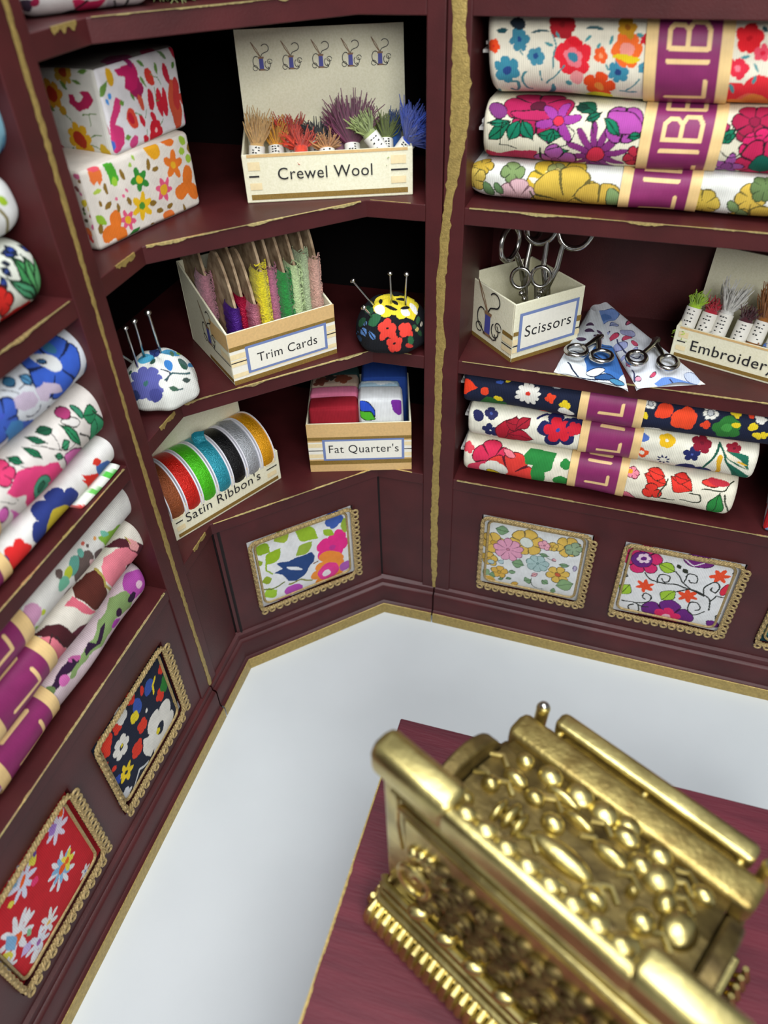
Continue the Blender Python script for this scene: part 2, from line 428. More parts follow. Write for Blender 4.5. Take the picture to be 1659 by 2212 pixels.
# ------------------------------------------------------------------ materials
def lin(h): return tuple(hexc(h))+(1,)
MATS = {}
def mat(name, col, rough=.5, metal=0., noise=0., nscale=30., bump=0., bscale=80., coat=0., aniso=None, col2=None, sheen=0., spec=None, stretch=None):
    if name in MATS: return MATS[name]
    m = bpy.data.materials.new(name); m.use_nodes = True; MATS[name] = m
    n = m.node_tree; b = n.nodes['Principled BSDF']
    c = lin(col) if isinstance(col, str) else tuple(col)+(1,)
    b.inputs['Base Color'].default_value = c
    b.inputs['Roughness'].default_value = rough
    b.inputs['Metallic'].default_value = metal
    if coat: b.inputs['Coat Weight'].default_value = coat
    if spec is not None: b.inputs['Specular IOR Level'].default_value = spec
    if sheen: b.inputs['Sheen Weight'].default_value = sheen
    t = n.nodes.new('ShaderNodeTexCoord'); mp = n.nodes.new('ShaderNodeMapping')
    n.links.new(t.outputs['Object'], mp.inputs[0])
    if stretch: mp.inputs['Scale'].default_value = stretch
    if noise or col2:
        nz = n.nodes.new('ShaderNodeTexNoise'); nz.inputs['Scale'].default_value = nscale; nz.inputs['Detail'].default_value = 5
        n.links.new(mp.outputs[0], nz.inputs[0])
        mx = n.nodes.new('ShaderNodeMix'); mx.data_type = 'RGBA'
        c2 = lin(col2) if col2 else tuple(x*(1-noise) for x in c[:3])+(1,)
        mx.inputs[6].default_value = c; mx.inputs[7].default_value = c2
        rp = n.nodes.new('ShaderNodeMapRange'); rp.inputs[1].default_value = .35; rp.inputs[2].default_value = .68
        n.links.new(nz.outputs[0], rp.inputs[0]); n.links.new(rp.outputs[0], mx.inputs[0])
        n.links.new(mx.outputs[2], b.inputs['Base Color'])
    if bump:
        nb = n.nodes.new('ShaderNodeTexNoise'); nb.inputs['Scale'].default_value = bscale; nb.inputs['Detail'].default_value = 4
        n.links.new(mp.outputs[0], nb.inputs[0])
        bp = n.nodes.new('ShaderNodeBump'); bp.inputs['Strength'].default_value = bump; bp.inputs['Distance'].default_value = .01
        n.links.new(nb.outputs[0], bp.inputs['Height']); n.links.new(bp.outputs[0], b.inputs['Normal'])
    return m
def cloth_mat(name='printed_cloth', rough=.85, weave=1.0, scale=46.):
    m = bpy.data.materials.new(name); m.use_nodes = True
    n = m.node_tree; b = n.nodes['Principled BSDF']
    b.inputs['Roughness'].default_value = rough
    b.inputs['Specular IOR Level'].default_value = .25
    at_ = n.nodes.new('ShaderNodeVertexColor'); at_.layer_name = 'Col'
    uv = n.nodes.new('ShaderNodeUVMap'); uv.uv_map = 'UVMap'
    ws = []
    for ang in (45, 0):
        mp = n.nodes.new('ShaderNodeMapping'); mp.inputs['Rotation'].default_value = (0, 0, math.radians(ang))
        n.links.new(uv.outputs[0], mp.inputs[0])
        wv = n.nodes.new('ShaderNodeTexWave'); wv.inputs['Scale'].default_value = scale*(1 if ang else .6); wv.inputs['Distortion'].default_value = 1.2
        wv.inputs['Detail'].default_value = 1
        n.links.new(mp.outputs[0], wv.inputs[0]); ws.append(wv)
    ad = n.nodes.new('ShaderNodeMath'); ad.operation = 'ADD'
    n.links.new(ws[0].outputs['Fac'], ad.inputs[0]); n.links.new(ws[1].outputs['Fac'], ad.inputs[1])
    nz = n.nodes.new('ShaderNodeTexNoise'); nz.inputs['Scale'].default_value = 14; nz.inputs['Detail'].default_value = 6
    n.links.new(uv.outputs[0], nz.inputs[0])
    m1 = n.nodes.new('ShaderNodeMapRange'); m1.inputs[1].default_value = 0; m1.inputs[2].default_value = 2; m1.inputs[3].default_value = 1-.22*weave; m1.inputs[4].default_value = 1.04
    n.links.new(ad.outputs[0], m1.inputs[0])
    m2 = n.nodes.new('ShaderNodeMapRange'); m2.inputs[1].default_value = .3; m2.inputs[2].default_value = .7; m2.inputs[3].default_value = .9; m2.inputs[4].default_value = 1.05
    n.links.new(nz.outputs[0], m2.inputs[0])
    mm = n.nodes.new('ShaderNodeMath'); mm.operation = 'MULTIPLY'
    n.links.new(m1.outputs[0], mm.inputs[0]); n.links.new(m2.outputs[0], mm.inputs[1])
    mx = n.nodes.new('ShaderNodeVectorMath'); mx.operation = 'SCALE'
    n.links.new(at_.outputs[0], mx.inputs[0]); n.links.new(mm.outputs[0], mx.inputs['Scale'])
    n.links.new(mx.outputs[0], b.inputs['Base Color'])
    bp = n.nodes.new('ShaderNodeBump'); bp.inputs['Strength'].default_value = .35*weave; bp.inputs['Distance'].default_value = .004
    n.links.new(ad.outputs[0], bp.inputs['Height']); n.links.new(bp.outputs[0], b.inputs['Normal'])
    return m
WOOD = mat('burgundy_painted_wood', '4a1b1d', rough=.45, col2='3c1517', nscale=3., bump=.12, bscale=110, spec=.38)
GOLD = mat('gold_paint', 'b39b5a', rough=.42, metal=.45, noise=.3, nscale=45, bump=.4, bscale=120)
GILT = mat('bright_gilding', 'f0dc98', rough=.28, metal=.7, noise=.35, nscale=60)
CLOTH = cloth_mat()
PAPER = cloth_mat('printed_paper', rough=.45, weave=.12, scale=30.)
CARDW = mat('white_board', 'e6e6e2', rough=.7, noise=.1, nscale=30)
CARD = mat('cream_card', 'ebe8cf', rough=.6, col2='e0ddbf', nscale=90, bump=.15, bscale=60)
BRASS = mat('old_brass', 'e8d890', rough=.36, metal=1., col2='b4a468', nscale=6, bump=.2, bscale=26)
MIDB = mat('worn_brass', 'b4a264', rough=.42, metal=.95, col2='8a7644', nscale=12, bump=.3, bscale=40)
TARN = mat('tarnished_brass', '8a7848', rough=.5, metal=.85, col2='54462a', nscale=9, bump=.4, bscale=30)
STEEL = mat('silver_metal', 'c8c6c0', rough=.2, metal=1., noise=.25, nscale=20)
BRAID = mat('gold_braid', 'b79f6c', rough=.55, metal=.25, noise=.45, nscale=70, bump=.6, bscale=140, stretch=(1, 1, 1))
FLOORM = mat('white_paper_sheet', 'cdd3d6', rough=.55, noise=.03, nscale=2, bump=.05, bscale=200)
# ------------------------------------------------------------------ cloth prints, motif by motif, in each cloth's own surface coordinates
PRINTS_RAW = {
 'rt': ('f0ead6', .004, .007, '''
F 0.379 0.058 0.055 6 .3 11 3f87a0 - 274a86 .25
F 0.306 -0.085 0.074 6 .3 36 3f8fa8 - 2c4a8c .28
F 0.469 -0.016 0.047 6 .3 2 4a93ab - 28508c .28
F 0.897 -0.069 0.055 6 .3 22 3f8fab - 27427c .3
F 1.026 -0.044 0.03 5 .3 2 4a93ab - 28508c .2
F 0.666 -0.01 0.099 5 .25 21 f0293a - 3f87a0 .25 f8808c .5
E 0.673 0.079 0.673 0.044 0.042 e8192c -
E 0.674 -0.074 0.692 -0.148 0.038 f8a0a0 -
F 0.811 0.007 0.039 5 .3 3 f8642c - f8a070 .3
F 0.243 0.023 0.035 5 .3 2 f85020 - e83020 .2
F 0.94 0.034 0.079 6 .25 2 f8702c - f49a8c .45
E 0.87 0.002 1.009 -0.004 0.016 e8cc20 -
F 0.606 0.139 0.072 5 .25 2 b01c28 - 901820 .2
F 0.803 -0.153 0.087 5 .4 8 f4501c - f4903c .3
E 0.723 -0.266 0.869 -0.244 0.053 e8d830 -
E 0.603 -0.386 0.64 -0.441 0.041 f08030 -
E 0.281 -0.594 0.423 -0.637 0.038 d8202c -
E 0.924 -0.327 0.987 -0.306 0.041 d82040 -
F 1.517 0.102 0.068 5 .25 9 e8202c - c81020 .2
F 1.483 -0.03 0.051 5 .3 1 e83048 - f08090 .3
F 1.587 0.037 0.04 5 .3 20 f05068 - e02040 .3
F 1.563 -0.226 0.172 5 .3 72 f0303c - f47058 .4
F 1.571 -0.319 0.155 5 .3 9 f09040 - f47058 .2
F 1.025 0.08 0.026 5 .3 2 d82030 - c01020 .2
F 0.936 0.134 0.051 5 .3 1 c89020 - a06018 .3
S 0.008 4f8f98 0.555 0.093 0.575 0.041 0.553 -0.071
S 0.009 4f8f98 0.614 -0.059 0.539 -0.136 0.521 -0.163
S 0.008 4f8f98 0.378 0.019 0.398 -0.006
S 0.02 4f8f98 0.242 -0.231 0.225 -0.474 0.316 -0.529
S 0.014 4f8f98 0.409 -0.089 0.39 -0.133 0.401 -0.202 0.425 -0.214
S 0.017 4f8f98 0.33 -0.151 0.364 -0.166 0.34 -0.245 0.309 -0.213
S 0.009 4f8f98 0.486 -0.093 0.497 -0.144
S 0.01 4f8f98 0.908 -0.174 0.991 -0.172
S 0.009 4f8f98 1.009 -0.094 0.942 -0.17
E 0.516 0.054 0.56 0.04 0.008 4f9aa0 -
E 0.786 0.031 0.804 0.061 0.009 4f9aa0 -
E 0.849 0.054 0.859 0.095 0.009 4f9aa0 -
E 0.625 -0.155 0.661 -0.152 0.014 4f9aa0 -
E 0.522 -0.308 0.557 -0.161 0.016 4f9aa0 -
E 0.981 0.102 1.014 0.095 0.008 4f9aa0 -
E 0.722 0.067 0.75 0.089 0.007 4f9aa0 -
E 0.832 -0.03 0.845 -0.06 0.007 4f9aa0 -
E 0.195 -0.349 0.233 -0.354 0.021 4f9aa0 -
E 0.574 0.111 0.59 0.077 0.007 4f9aa0 -
E 0.255 0.09 0.312 0.101 0.011 1f5058 -
E 0.331 0.124 0.412 0.138 0.029 202c38 -
E 0.435 0.095 0.534 0.105 0.007 305860 -
E 0.728 0.124 0.814 0.124 0.009 406870 -
E 1.493 0.024 1.536 0.025 0.008 4f9aa0 -
E 1.457 -0.103 1.482 -0.157 0.009 4f9aa0 -
E 1.563 -0.063 1.561 -0.109 0.008 4f9aa0 -
E 1.559 -0.012 1.578 -0.045 0.007 4f9aa0 -
E 1.58 0.151 1.6 0.125 0.012 305860 -'''),
 'rm': ('e9e4cc', .003, .006, '''
F 0.502 0.172 0.197 6 .2 3 b01c54 2a1420 5a1430 .2
E 0.353 0.111 0.671 0.11 0.036 b8245c 2a1420
F 0.852 -0.08 0.179 12 .55 10 86307c 2a1024 d8304c .26
F 0.624 0.084 0.129 6 .6 11 a03c9c 2a1024 d8304c .2
F 0.982 0.087 0.11 4 .2 44 a84aa4 2a1024 8a3c8c .1
E 0.892 0.132 1.078 0.054 0.06 b04ea8 2a1024
P c03058 2a1020 0.224 -0.114 0.309 -0.128 0.401 -0.094 0.523 -0.092 0.514 -0.274 0.443 -0.438 0.184 -0.399
F 1.074 -0.09 0.073 6 .2 2 c02c44 2a1020 a02040 .2
L 0.233 -0.044 0.359 0.07 0.038 107a58 0a2a20
L 0.356 -0.042 0.411 0.084 0.041 128060 0a2a20
L 0.498 -0.03 0.417 0.085 0.036 128060 0a2a20
L 0.223 0.048 0.359 0.07 0.022 128060 0a2a20
L 0.516 0.009 0.667 0.01 0.035 107a58 0a2a20
L 0.586 -0.037 0.61 0.036 0.025 107a58 0a2a20
L 0.562 -0.117 0.707 -0.057 0.036 1c8a5c 0a2a20
L 0.714 0.213 0.832 0.13 0.051 0d5c44 0a2a20
L 0.768 0.088 0.86 0.142 0.022 0d6a50 0a2a20
L 0.866 0.111 0.974 0.024 0.029 107a58 0a2a20
L 1.01 0.015 1.091 0.036 0.021 107a58 0a2a20
L 0.7 0.177 0.785 0.158 0.029 0a3c30 0a2a20
E 0.225 0.144 0.332 0.108 0.049 80387c 2a1024
F 0.632 -0.162 0.129 5 .3 28 b05cac 2a1024 a04898 .2
E 0.828 -0.13 1.017 -0.393 0.051 7a2c74 2a1024
S 0.006 1c2a20 0.315 0.076 0.3 -0.063 0.401 -0.081
S 0.011 1c2a20 0.534 -0.065 0.553 -0.174 0.517 -0.405
S 0.005 1c2a20 0.679 0.067 0.727 0.032 0.693 -0.027 0.578 -0.072
S 0.005 1c2a20 0.791 0.128 0.829 0.037
F 1.635 0.117 0.114 6 .2 2 a81c48 2a1424 901840 .2
F 1.675 0 0.088 6 .2 24 d82468 2a1424 c01c5c .3
F 1.723 -0.103 0.146 6 .2 6 c82458 2a1424 106050 .38
F 1.524 0.039 0.038 5 .2 1 107a58 0a2a20 0c5c44 .3
F 1.557 -0.132 0.095 5 .5 10 a858a8 2a1024 904890 .3
F 1.471 0.085 0.051 5 .3 1 b03060 2a1024 904890 .3
S 0.005 1c2a20 1.472 0.002 1.541 -0.064 1.595 -0.051 1.635 0.008
S 0.005 1c2a20 1.545 0.069 1.598 0.043 1.68 0.045'''),
 'rl': ('e6e8e2', .003, .006, '''
F 0.664 0.028 0.185 8 .15 2 d8b83c 6a6428 d8b83c 0
E 0.495 0.041 0.636 -0.013 0.02 f0ecd8 -
E 0.575 0.085 0.764 0.012 0.015 ecd888 -
E 0.673 0.038 0.81 -0.007 0.014 f0ecd8 -
F 0.648 0.082 0.065 5 .2 2 98a060 5a5838 c8b870 .3
F 0.198 0.109 0.078 5 .2 -6 c8a83c 5a5028 b89838 0
F 0.146 0.009 0.093 5 .2 24 d8bc58 6a6030 c8a848 0
F 0.388 0.073 0.074 4 .2 3 7e9860 3e4c30 7e9860 0
F 0.433 -0.083 0.125 5 .2 14 e0b8c0 806068 e0b8c0 0
E 0.227 -0.003 0.271 -0.111 0.036 6a9060 3a4c34
E 0.292 0.004 0.334 -0.081 0.027 6a9060 3a4c34
F 0.717 -0.093 0.217 6 .15 17 d4b448 6a6030 d4b448 0
F 0.905 -0.138 0.183 6 .15 60 d0ae48 6a6030 d0ae48 0
F 0.822 -0.306 0.117 5 .15 12 d0ae48 6a6030 c8a848 0
E 0.967 0.009 1.025 -0.165 0.05 7e9a64 3e4c30
F 1.478 -0.054 0.096 6 .15 8 d4b84c 6a6030 d0b048 0
F 1.722 0.004 0.086 6 .18 6 d4b44c 6a6030 d0b048 0
F 1.775 -0.189 0.168 6 .18 20 d4b44c 6a6030 d0b048 0
F 1.773 0.067 0.078 6 .18 7 607848 38482c 607848 0
E 1.614 -0.012 1.667 -0.084 0.028 7a9460 3e4c30
E 1.673 -0.065 1.727 -0.143 0.036 7a9460 3e4c30
E 1.536 -0.375 1.66 -0.313 0.022 c8a848 5a5028
E 1.739 -0.35 1.852 -0.389 0.022 e0b8b8 806068
S 0.01 5a5a40 0.607 -0.193 0.553 -0.154 0.503 -0.035
S 0.01 5a5a40 1.628 -0.092 1.69 -0.165 1.752 -0.299'''),
 'r1': ('18203a', .005, .007, '''
P f04020 - 0.184 0.077 0.288 0.028 0.24 -0.018 0.165 -0.064
E 0.318 0.026 0.361 -0.022 0.028 f04828 -
F 0.434 -0.048 0.037 3 .3 11 f0d428 - e8c820 0
F 0.395 -0.147 0.112 4 .2 25 2c6a2c - 2c6a2c 0
E 0.469 -0.216 0.562 -0.259 0.044 f0d428 -
E 0.172 -0.205 0.299 -0.209 0.047 f0f0ea -
F 0.643 0.039 0.09 11 .3 10 f0efe6 - e03828 .17
F 0.801 0.034 0.04 4 .4 32 f04828 - e03020 0
F 0.91 -0.002 0.04 4 .3 12 f0d428 - e8c820 0
E 0.86 -0.056 0.973 -0.06 0.031 f0efe6 -
E 0.732 -0.133 0.804 -0.131 0.028 f04828 -
E 0.476 0.092 0.512 0.128 0.013 f0d428 -
E 0.403 0.092 0.461 0.096 0.014 3858b0 -
E 0.763 0.14 0.875 0.124 0.023 d8dce0 202840
F 1.453 0.1 0.046 6 .2 7 f0efe6 404858 c8ccd0 .3
F 1.551 0.059 0.058 4 .2 30 f04828 - e83820 0
F 1.686 0.024 0.085 5 .12 9 f04c28 - e83820 0
F 1.83 -0 0.032 4 .3 9 f04828 - e83820 0
F 1.834 0.086 0.055 6 .3 9 f0efe6 404858 c8ccd0 .3
F 1.961 -0.003 0.088 5 .2 37 2f7a34 - 48a048 .4
E 1.984 0.027 2.036 0.036 0.023 f0d428 -
F 2.11 0.032 0.03 3 .3 11 f0d428 - e8c820 0
F 2.15 -0.023 0.03 3 .3 65 f0d428 - e8c820 0
E 1.837 -0.165 1.955 -0.252 0.041 f0d428 -
E 1.652 -0.247 1.778 -0.298 0.035 f04c28 -
E 1.451 -0.115 1.576 -0.165 0.054 f0efe6 -
E 1.428 0.027 1.462 -0.015 0.02 f0d428 -
E 1.977 -0.16 2.094 -0.18 0.043 f04c28 -
F 2.138 0.094 0.036 5 .3 10 f0efe6 - c8ccd0 0
E 1.79 -0.291 1.864 -0.339 0.037 2a48a0 -
F 1.989 0.11 0.037 4 .3 9 f0d428 - e8c820 0
E 2.065 0.095 2.098 0.114 0.019 f04828 -
F 2.189 -0.014 0.03 4 .3 13 f0d428 - e8c820 0'''),
 'r2': ('efeddc', .003, .007, '''
E 0.274 0.129 0.317 0.038 0.038 242858 -
F 0.389 0.112 0.051 4 .3 7 2a2c5c - 4858a0 .2
F 0.397 -0.029 0.064 5 .4 27 20285a - e8e8e0 .12
L 0.481 -0.166 0.579 0.12 0.097 b01c30 601020
L 0.526 -0.027 0.719 -0.05 0.06 b41c34 601020
L 0.501 0.068 0.637 0.043 0.053 a81c30 601020
L 0.582 0.02 0.681 0.118 0.045 a81c30 601020
F 0.88 0.048 0.145 5 .42 34 20245a - d8203c 0
F 0.88 0.048 0.103 5 .42 34 dc2438 - 3848a0 .14
S 0.018 20245a 0.725 0.117 0.789 0.156 0.904 0.149
F 0.999 0.093 0.072 5 .3 40 20245a - 20245a 0
F 0.989 0.07 0.055 5 .3 40 d8243a - 20245a 0
E 0.237 -0.314 0.318 -0.314 0.041 3c5cb0 -
E 0.414 -0.3 0.575 -0.243 0.033 3c5cb0 -
F 1.62 0.098 0.057 5 .2 10 f0c020 - f4f0d8 .2
F 1.8 0.035 0.057 5 .4 26 202860 - 5060b0 .15
F 1.627 -0.056 0.045 8 .6 19 283060 - efeddc .5
F 1.478 -0.03 0.048 4 .4 14 f05828 - f0eddc .4
F 1.468 0.095 0.036 3 .3 9 5070c0 - 3848a0 0
F 1.831 -0.193 0.158 5 .3 47 202860 - d03040 .2
F 1.847 0.124 0.068 5 .3 13 8c1830 - 701028 .2
F 2.053 0.132 0.051 5 .3 10 a02038 - 701028 .2
S 0.016 1c5a48 1.961 0.149 1.941 0.048 1.89 -0.067
P 1c6a54 - 1.979 0.111 2.147 0.098 2.182 -0.017 2.092 0.011 2.015 0.064
L 1.964 0.122 2.173 -0.009 0.017 e8e0c8 -
S 0.03 e8b428 1.978 0.056 1.993 -0.06 1.999 -0.195
P 1c6a54 - 2.028 0.034 2.19 -0.071 2.188 -0.151 2.102 -0.143
E 2.085 0.037 2.164 0.025 0.007 e8b428 -
S 0.015 1c5a48 1.961 0.149 2.022 0.033 2.157 -0.156'''),
 'r3': ('efead6', .003, .007, '''
F 0.424 0.029 0.156 5 .2 20 dc3058 601828 f0ead0 0
F 0.568 -0.092 0.206 5 .2 74 e84038 601828 e84038 0
E 0.237 -0.08 0.423 -0.136 0.094 e04060 -
F 0.443 -0.09 0.115 5 .2 25 f0efe4 - e8d020 .0
E 0.4 -0.072 0.496 -0.224 0.05 e8cc20 504010
P 2c8a40 1c4024 0.658 0.09 0.705 0.16 0.827 0.148 0.901 0.148 0.879 0.067 0.88 0.009 0.831 -0.019 0.838 -0.158 0.767 -0.21 0.721 -0.051 0.743 0.023 0.681 0.03
F 0.974 0.081 0.044 4 .2 13 2c8a40 - 2c8a40 0
F 0.958 -0.084 0.063 5 .1 17 2c8a3c - 2c8a3c 0
F 0.235 0.097 0.049 5 .3 9 e04858 - d83048 0
E 0.503 0.117 0.601 0.068 0.03 f08090 601828
F 1.452 0.111 0.05 5 .2 11 f08ca0 702838 e87088 0
E 1.411 0.103 1.449 0.126 0.017 f0a020 -
E 1.421 -0.063 1.507 -0.19 0.045 e87890 702838
L 1.527 0.119 1.698 0.07 0.068 e8382c 502018
L 1.549 0.153 1.68 0.124 0.051 e8382c 502018
L 1.712 0.138 1.873 0.056 0.075 e8382c 502018
L 1.73 0.156 1.844 0.127 0.047 e03028 502018
F 1.61 -0.005 0.076 3 .4 102 e8382c 502018 e8382c 0
E 1.923 0.139 2.045 0.124 0.03 e84038 602018
E 1.821 -0.281 1.983 -0.186 0.084 e84038 602018
L 2.046 -0.189 2.055 0.074 0.059 2c8a40 1c4024
L 2.153 -0.243 2.178 -0.095 0.036 2c8a40 1c4024
S 0.01 3a4030 1.696 0.113 1.672 0.03 1.662 -0.055 1.772 -0.049
S 0.01 3a4030 1.863 0.036 1.932 0.03 1.934 -0.04 1.811 -0.039
S 0.009 3a4030 2.131 0.164 2.079 0.085 1.934 0.082
S 0.011 3a4030 2.086 0.056 2.236 -0.297
E 1.96 0.158 2.109 0.131 0.028 c83040 -'''),
 'pr1': ('dfe3e4', .003, .006, '''
F 0.769 1.149 0.145 6 .2 16 dcb858 6a6040 d8e0d8 .36
F 0.498 1.068 0.118 6 .2 20 dcb858 6a6040 c8a040 .2
F 0.63 1.028 0.13 9 .2 16 e0a0bc 80506c c88098 .1
F 0.477 0.874 0.081 5 .2 22 d8b455 6a6040 c8a040 .2
F 0.882 0.938 0.099 7 .2 17 a8c4c4 60807c 80a0a0 .1
F 1.098 1.185 0.109 6 .2 13 dcb858 6a6040 c8a040 .2
F 1.061 0.862 0.103 6 .3 17 dcb858 5a5030 c86040 .2
F 0.98 1.166 0.052 5 .2 16 dcb858 6a6040 c8a040 .2
F 0.916 1.159 0.053 5 .2 16 e8a8b8 80506c c88098 .1
F 0.574 0.75 0.078 5 .3 17 dcb050 6a6040 c8a040 .2
F 1.147 1.174 0.073 5 .2 11 90a888 506050 90a888 0
L 0.503 1.226 0.621 1.228 0.049 7ca078 4a6448
L 0.666 0.897 0.778 0.882 0.052 7ca078 4a6448
L 0.48 0.692 0.544 0.676 0.048 7ca078 4a6448
E 0.462 0.832 0.523 0.855 0.027 b0c8cc 607880
E 0.557 0.866 0.607 0.881 0.024 b0c8cc 607880
L 0.878 1.055 0.97 1.048 0.023 7ca078 4a6448
L 0.787 0.699 0.852 0.733 0.042 7ca078 4a6448
L 0.839 0.779 0.895 0.821 0.024 e8b0b0 80506c
L 0.935 0.759 0.998 0.729 0.033 7ca078 4a6448
L 1.052 0.979 1.14 0.991 0.023 7ca078 4a6448
E 0.99 1.019 1.031 1.02 0.019 e8b0b8 80506c
L 1.014 0.653 1.066 0.643 0.041 7ca078 4a6448
L 1.058 0.724 1.199 0.787 0.073 86a878 4a6448
L 0.632 0.678 0.682 0.706 0.017 7ca078 4a6448
L 0.563 0.655 0.614 0.678 0.018 7ca078 4a6448
E 0.687 0.623 0.738 0.656 0.028 dcb050 6a6040
E 0.432 0.72 0.489 0.695 0.043 8cac84 4a6448
E 0.446 0.649 0.546 0.634 0.027 dcb050 -
E 0.651 0.773 0.71 0.789 0.024 7ca078 4a6448
E 1.18 0.929 1.187 1 0.019 b8b0cc 605878
S 0.007 4c5848 0.85 0.757 0.857 0.681 0.895 0.637 0.963 0.648
S 0.006 4c5848 0.955 1.032 1.024 1.006'''),
 'pr2': ('e2e4e6', .003, .006, '''
F 1.67 1.204 0.154 6 .25 19 d83070 501c3c 6a2880 .5
F 1.682 1.219 0.052 6 .3 18 f0d8e8 - 6a2880 .4
E 1.956 1.295 2.185 1.303 0.062 7c2c84 3c1444
S 0.01 f0e8f0 1.963 1.297 2.046 1.252 2.11 1.287
F 1.967 0.613 0.225 6 .25 28 6c2880 3c1444 6c2880 0
F 1.972 0.626 0.113 6 .3 26 e02c68 - f0c0d0 .3
F 2.249 1.192 0.075 6 .5 12 e8502c - e8502c 0
F 1.745 0.934 0.074 6 .5 32 e8502c - e8502c 0
F 2.074 0.926 0.08 6 .5 47 e8502c - e8502c 0
L 1.798 1.202 1.935 1.157 0.059 a0c83c 283018
L 1.894 0.815 1.973 0.95 0.063 a0c83c 283018
L 1.576 0.774 1.638 0.92 0.053 a0c83c 283018
L 1.924 1.239 1.965 1.188 0.017 303428 -
L 1.977 1.202 2.025 1.167 0.021 303428 -
E 2.314 0.994 2.323 1.129 0.032 d83048 501c3c
E 2.302 0.619 2.346 0.686 0.062 6c2880 3c1444
S 0.013 2c302c 1.718 1.075 1.783 1.016 1.862 1.007 1.965 1.018 2.089 1.001 2.185 0.974 2.246 0.91 2.254 0.817
S 0.012 2c302c 1.935 1.157 2 1.065 2.089 1.001
S 0.011 2c302c 1.826 0.995 1.829 1.089 1.895 1.099 1.907 1.045 1.881 1.025 1.852 1.05
S 0.011 2c302c 2.014 1.069 2.03 1.164 2.092 1.15 2.1 1.085 2.065 1.074 2.044 1.102
S 0.012 2c302c 2.181 0.961 2.176 1.074 2.237 1.124 2.275 1.077 2.263 1.018 2.223 1.031 2.222 1.065
S 0.013 2c302c 1.982 0.942 2.059 1.003 2.172 0.97
S 0.011 2c302c 2.231 0.785 2.168 0.726 2.11 0.768 2.108 0.854 2.165 0.873 2.192 0.81 2.162 0.787
S 0.012 2c302c 1.603 0.714 1.683 0.721 1.767 0.698 1.814 0.701
S 0.011 2c302c 1.715 0.72 1.803 0.761 1.813 0.825 1.768 0.858 1.745 0.815 1.774 0.788
S 0.013 2c302c 1.735 0.701 1.749 0.62 1.697 0.596 1.661 0.66 1.696 0.695
S 0.011 2c302c 2.246 0.91 2.271 0.986 2.334 0.973
S 0.011 2c302c 1.567 1.049 1.6 0.997 1.58 0.976
S 0.01 2c302c 2.324 1.235 2.341 1.277 2.349 1.195
S 0.012 2c302c 2.339 0.685 2.328 0.76 2.351 0.786'''),
 'pc': ('e6e8ea', .003, .007, '''
P 2a4880 - 0.454 1.027 0.552 1.011 0.668 1.008 0.77 1.014 0.789 0.95 0.775 0.89 0.718 0.84 0.678 0.782 0.605 0.752 0.523 0.785 0.485 0.882 0.41 0.941 0.493 0.943
E 0.527 0.948 0.668 0.854 0.017 e8ecf0 -
F 0.955 0.982 0.154 5 .2 -1 e8308c - c83898 .2
E 0.831 0.941 1.049 0.799 0.067 f0903c -
E 1.003 1.153 1.073 1.01 0.05 e8308c -
F 0.9 0.713 0.164 7 .25 -28 f0943c - e84090 .62
F 0.881 0.698 0.078 6 .4 -28 e8409c - f0e8ec .5
F 0.999 1.274 0.086 5 .2 -23 4060b0 - 3c54a0 0
L 0.304 1.273 0.419 1.179 0.061 8cb028 -
L 0.354 1.052 0.508 1.179 0.063 98bc28 -
S 0.014 98b830 0.364 1.069 0.36 0.986 0.401 0.935
L 0.458 1.269 0.608 1.299 0.061 a0b83c -
L 0.645 1.319 0.84 1.143 0.075 98bc30 -
L 0.629 1.027 0.781 1.128 0.063 98b440 -
L 0.888 1.205 0.983 1.121 0.04 98bc30 -
L 0.305 0.877 0.394 0.884 0.047 90a830 -
L 0.297 0.697 0.423 0.735 0.068 a0c83c -
L 0.29 1.086 0.337 1.101 0.035 90a830 -
E 0.476 0.681 0.648 0.627 0.068 b850b8 -
E 0.387 0.613 0.543 0.557 0.024 b850a8 -
E 1.024 0.643 1.103 0.743 0.057 b060b8 -
S 0.015 707c38 0.294 0.791 0.369 0.761 0.489 0.791
S 0.018 8a8c40 0.535 0.744 0.639 0.745 0.738 0.678
S 0.012 8a6040 0.773 0.869 0.817 0.881
E 1.084 1.254 1.088 1.087 0.03 98b440 -'''),
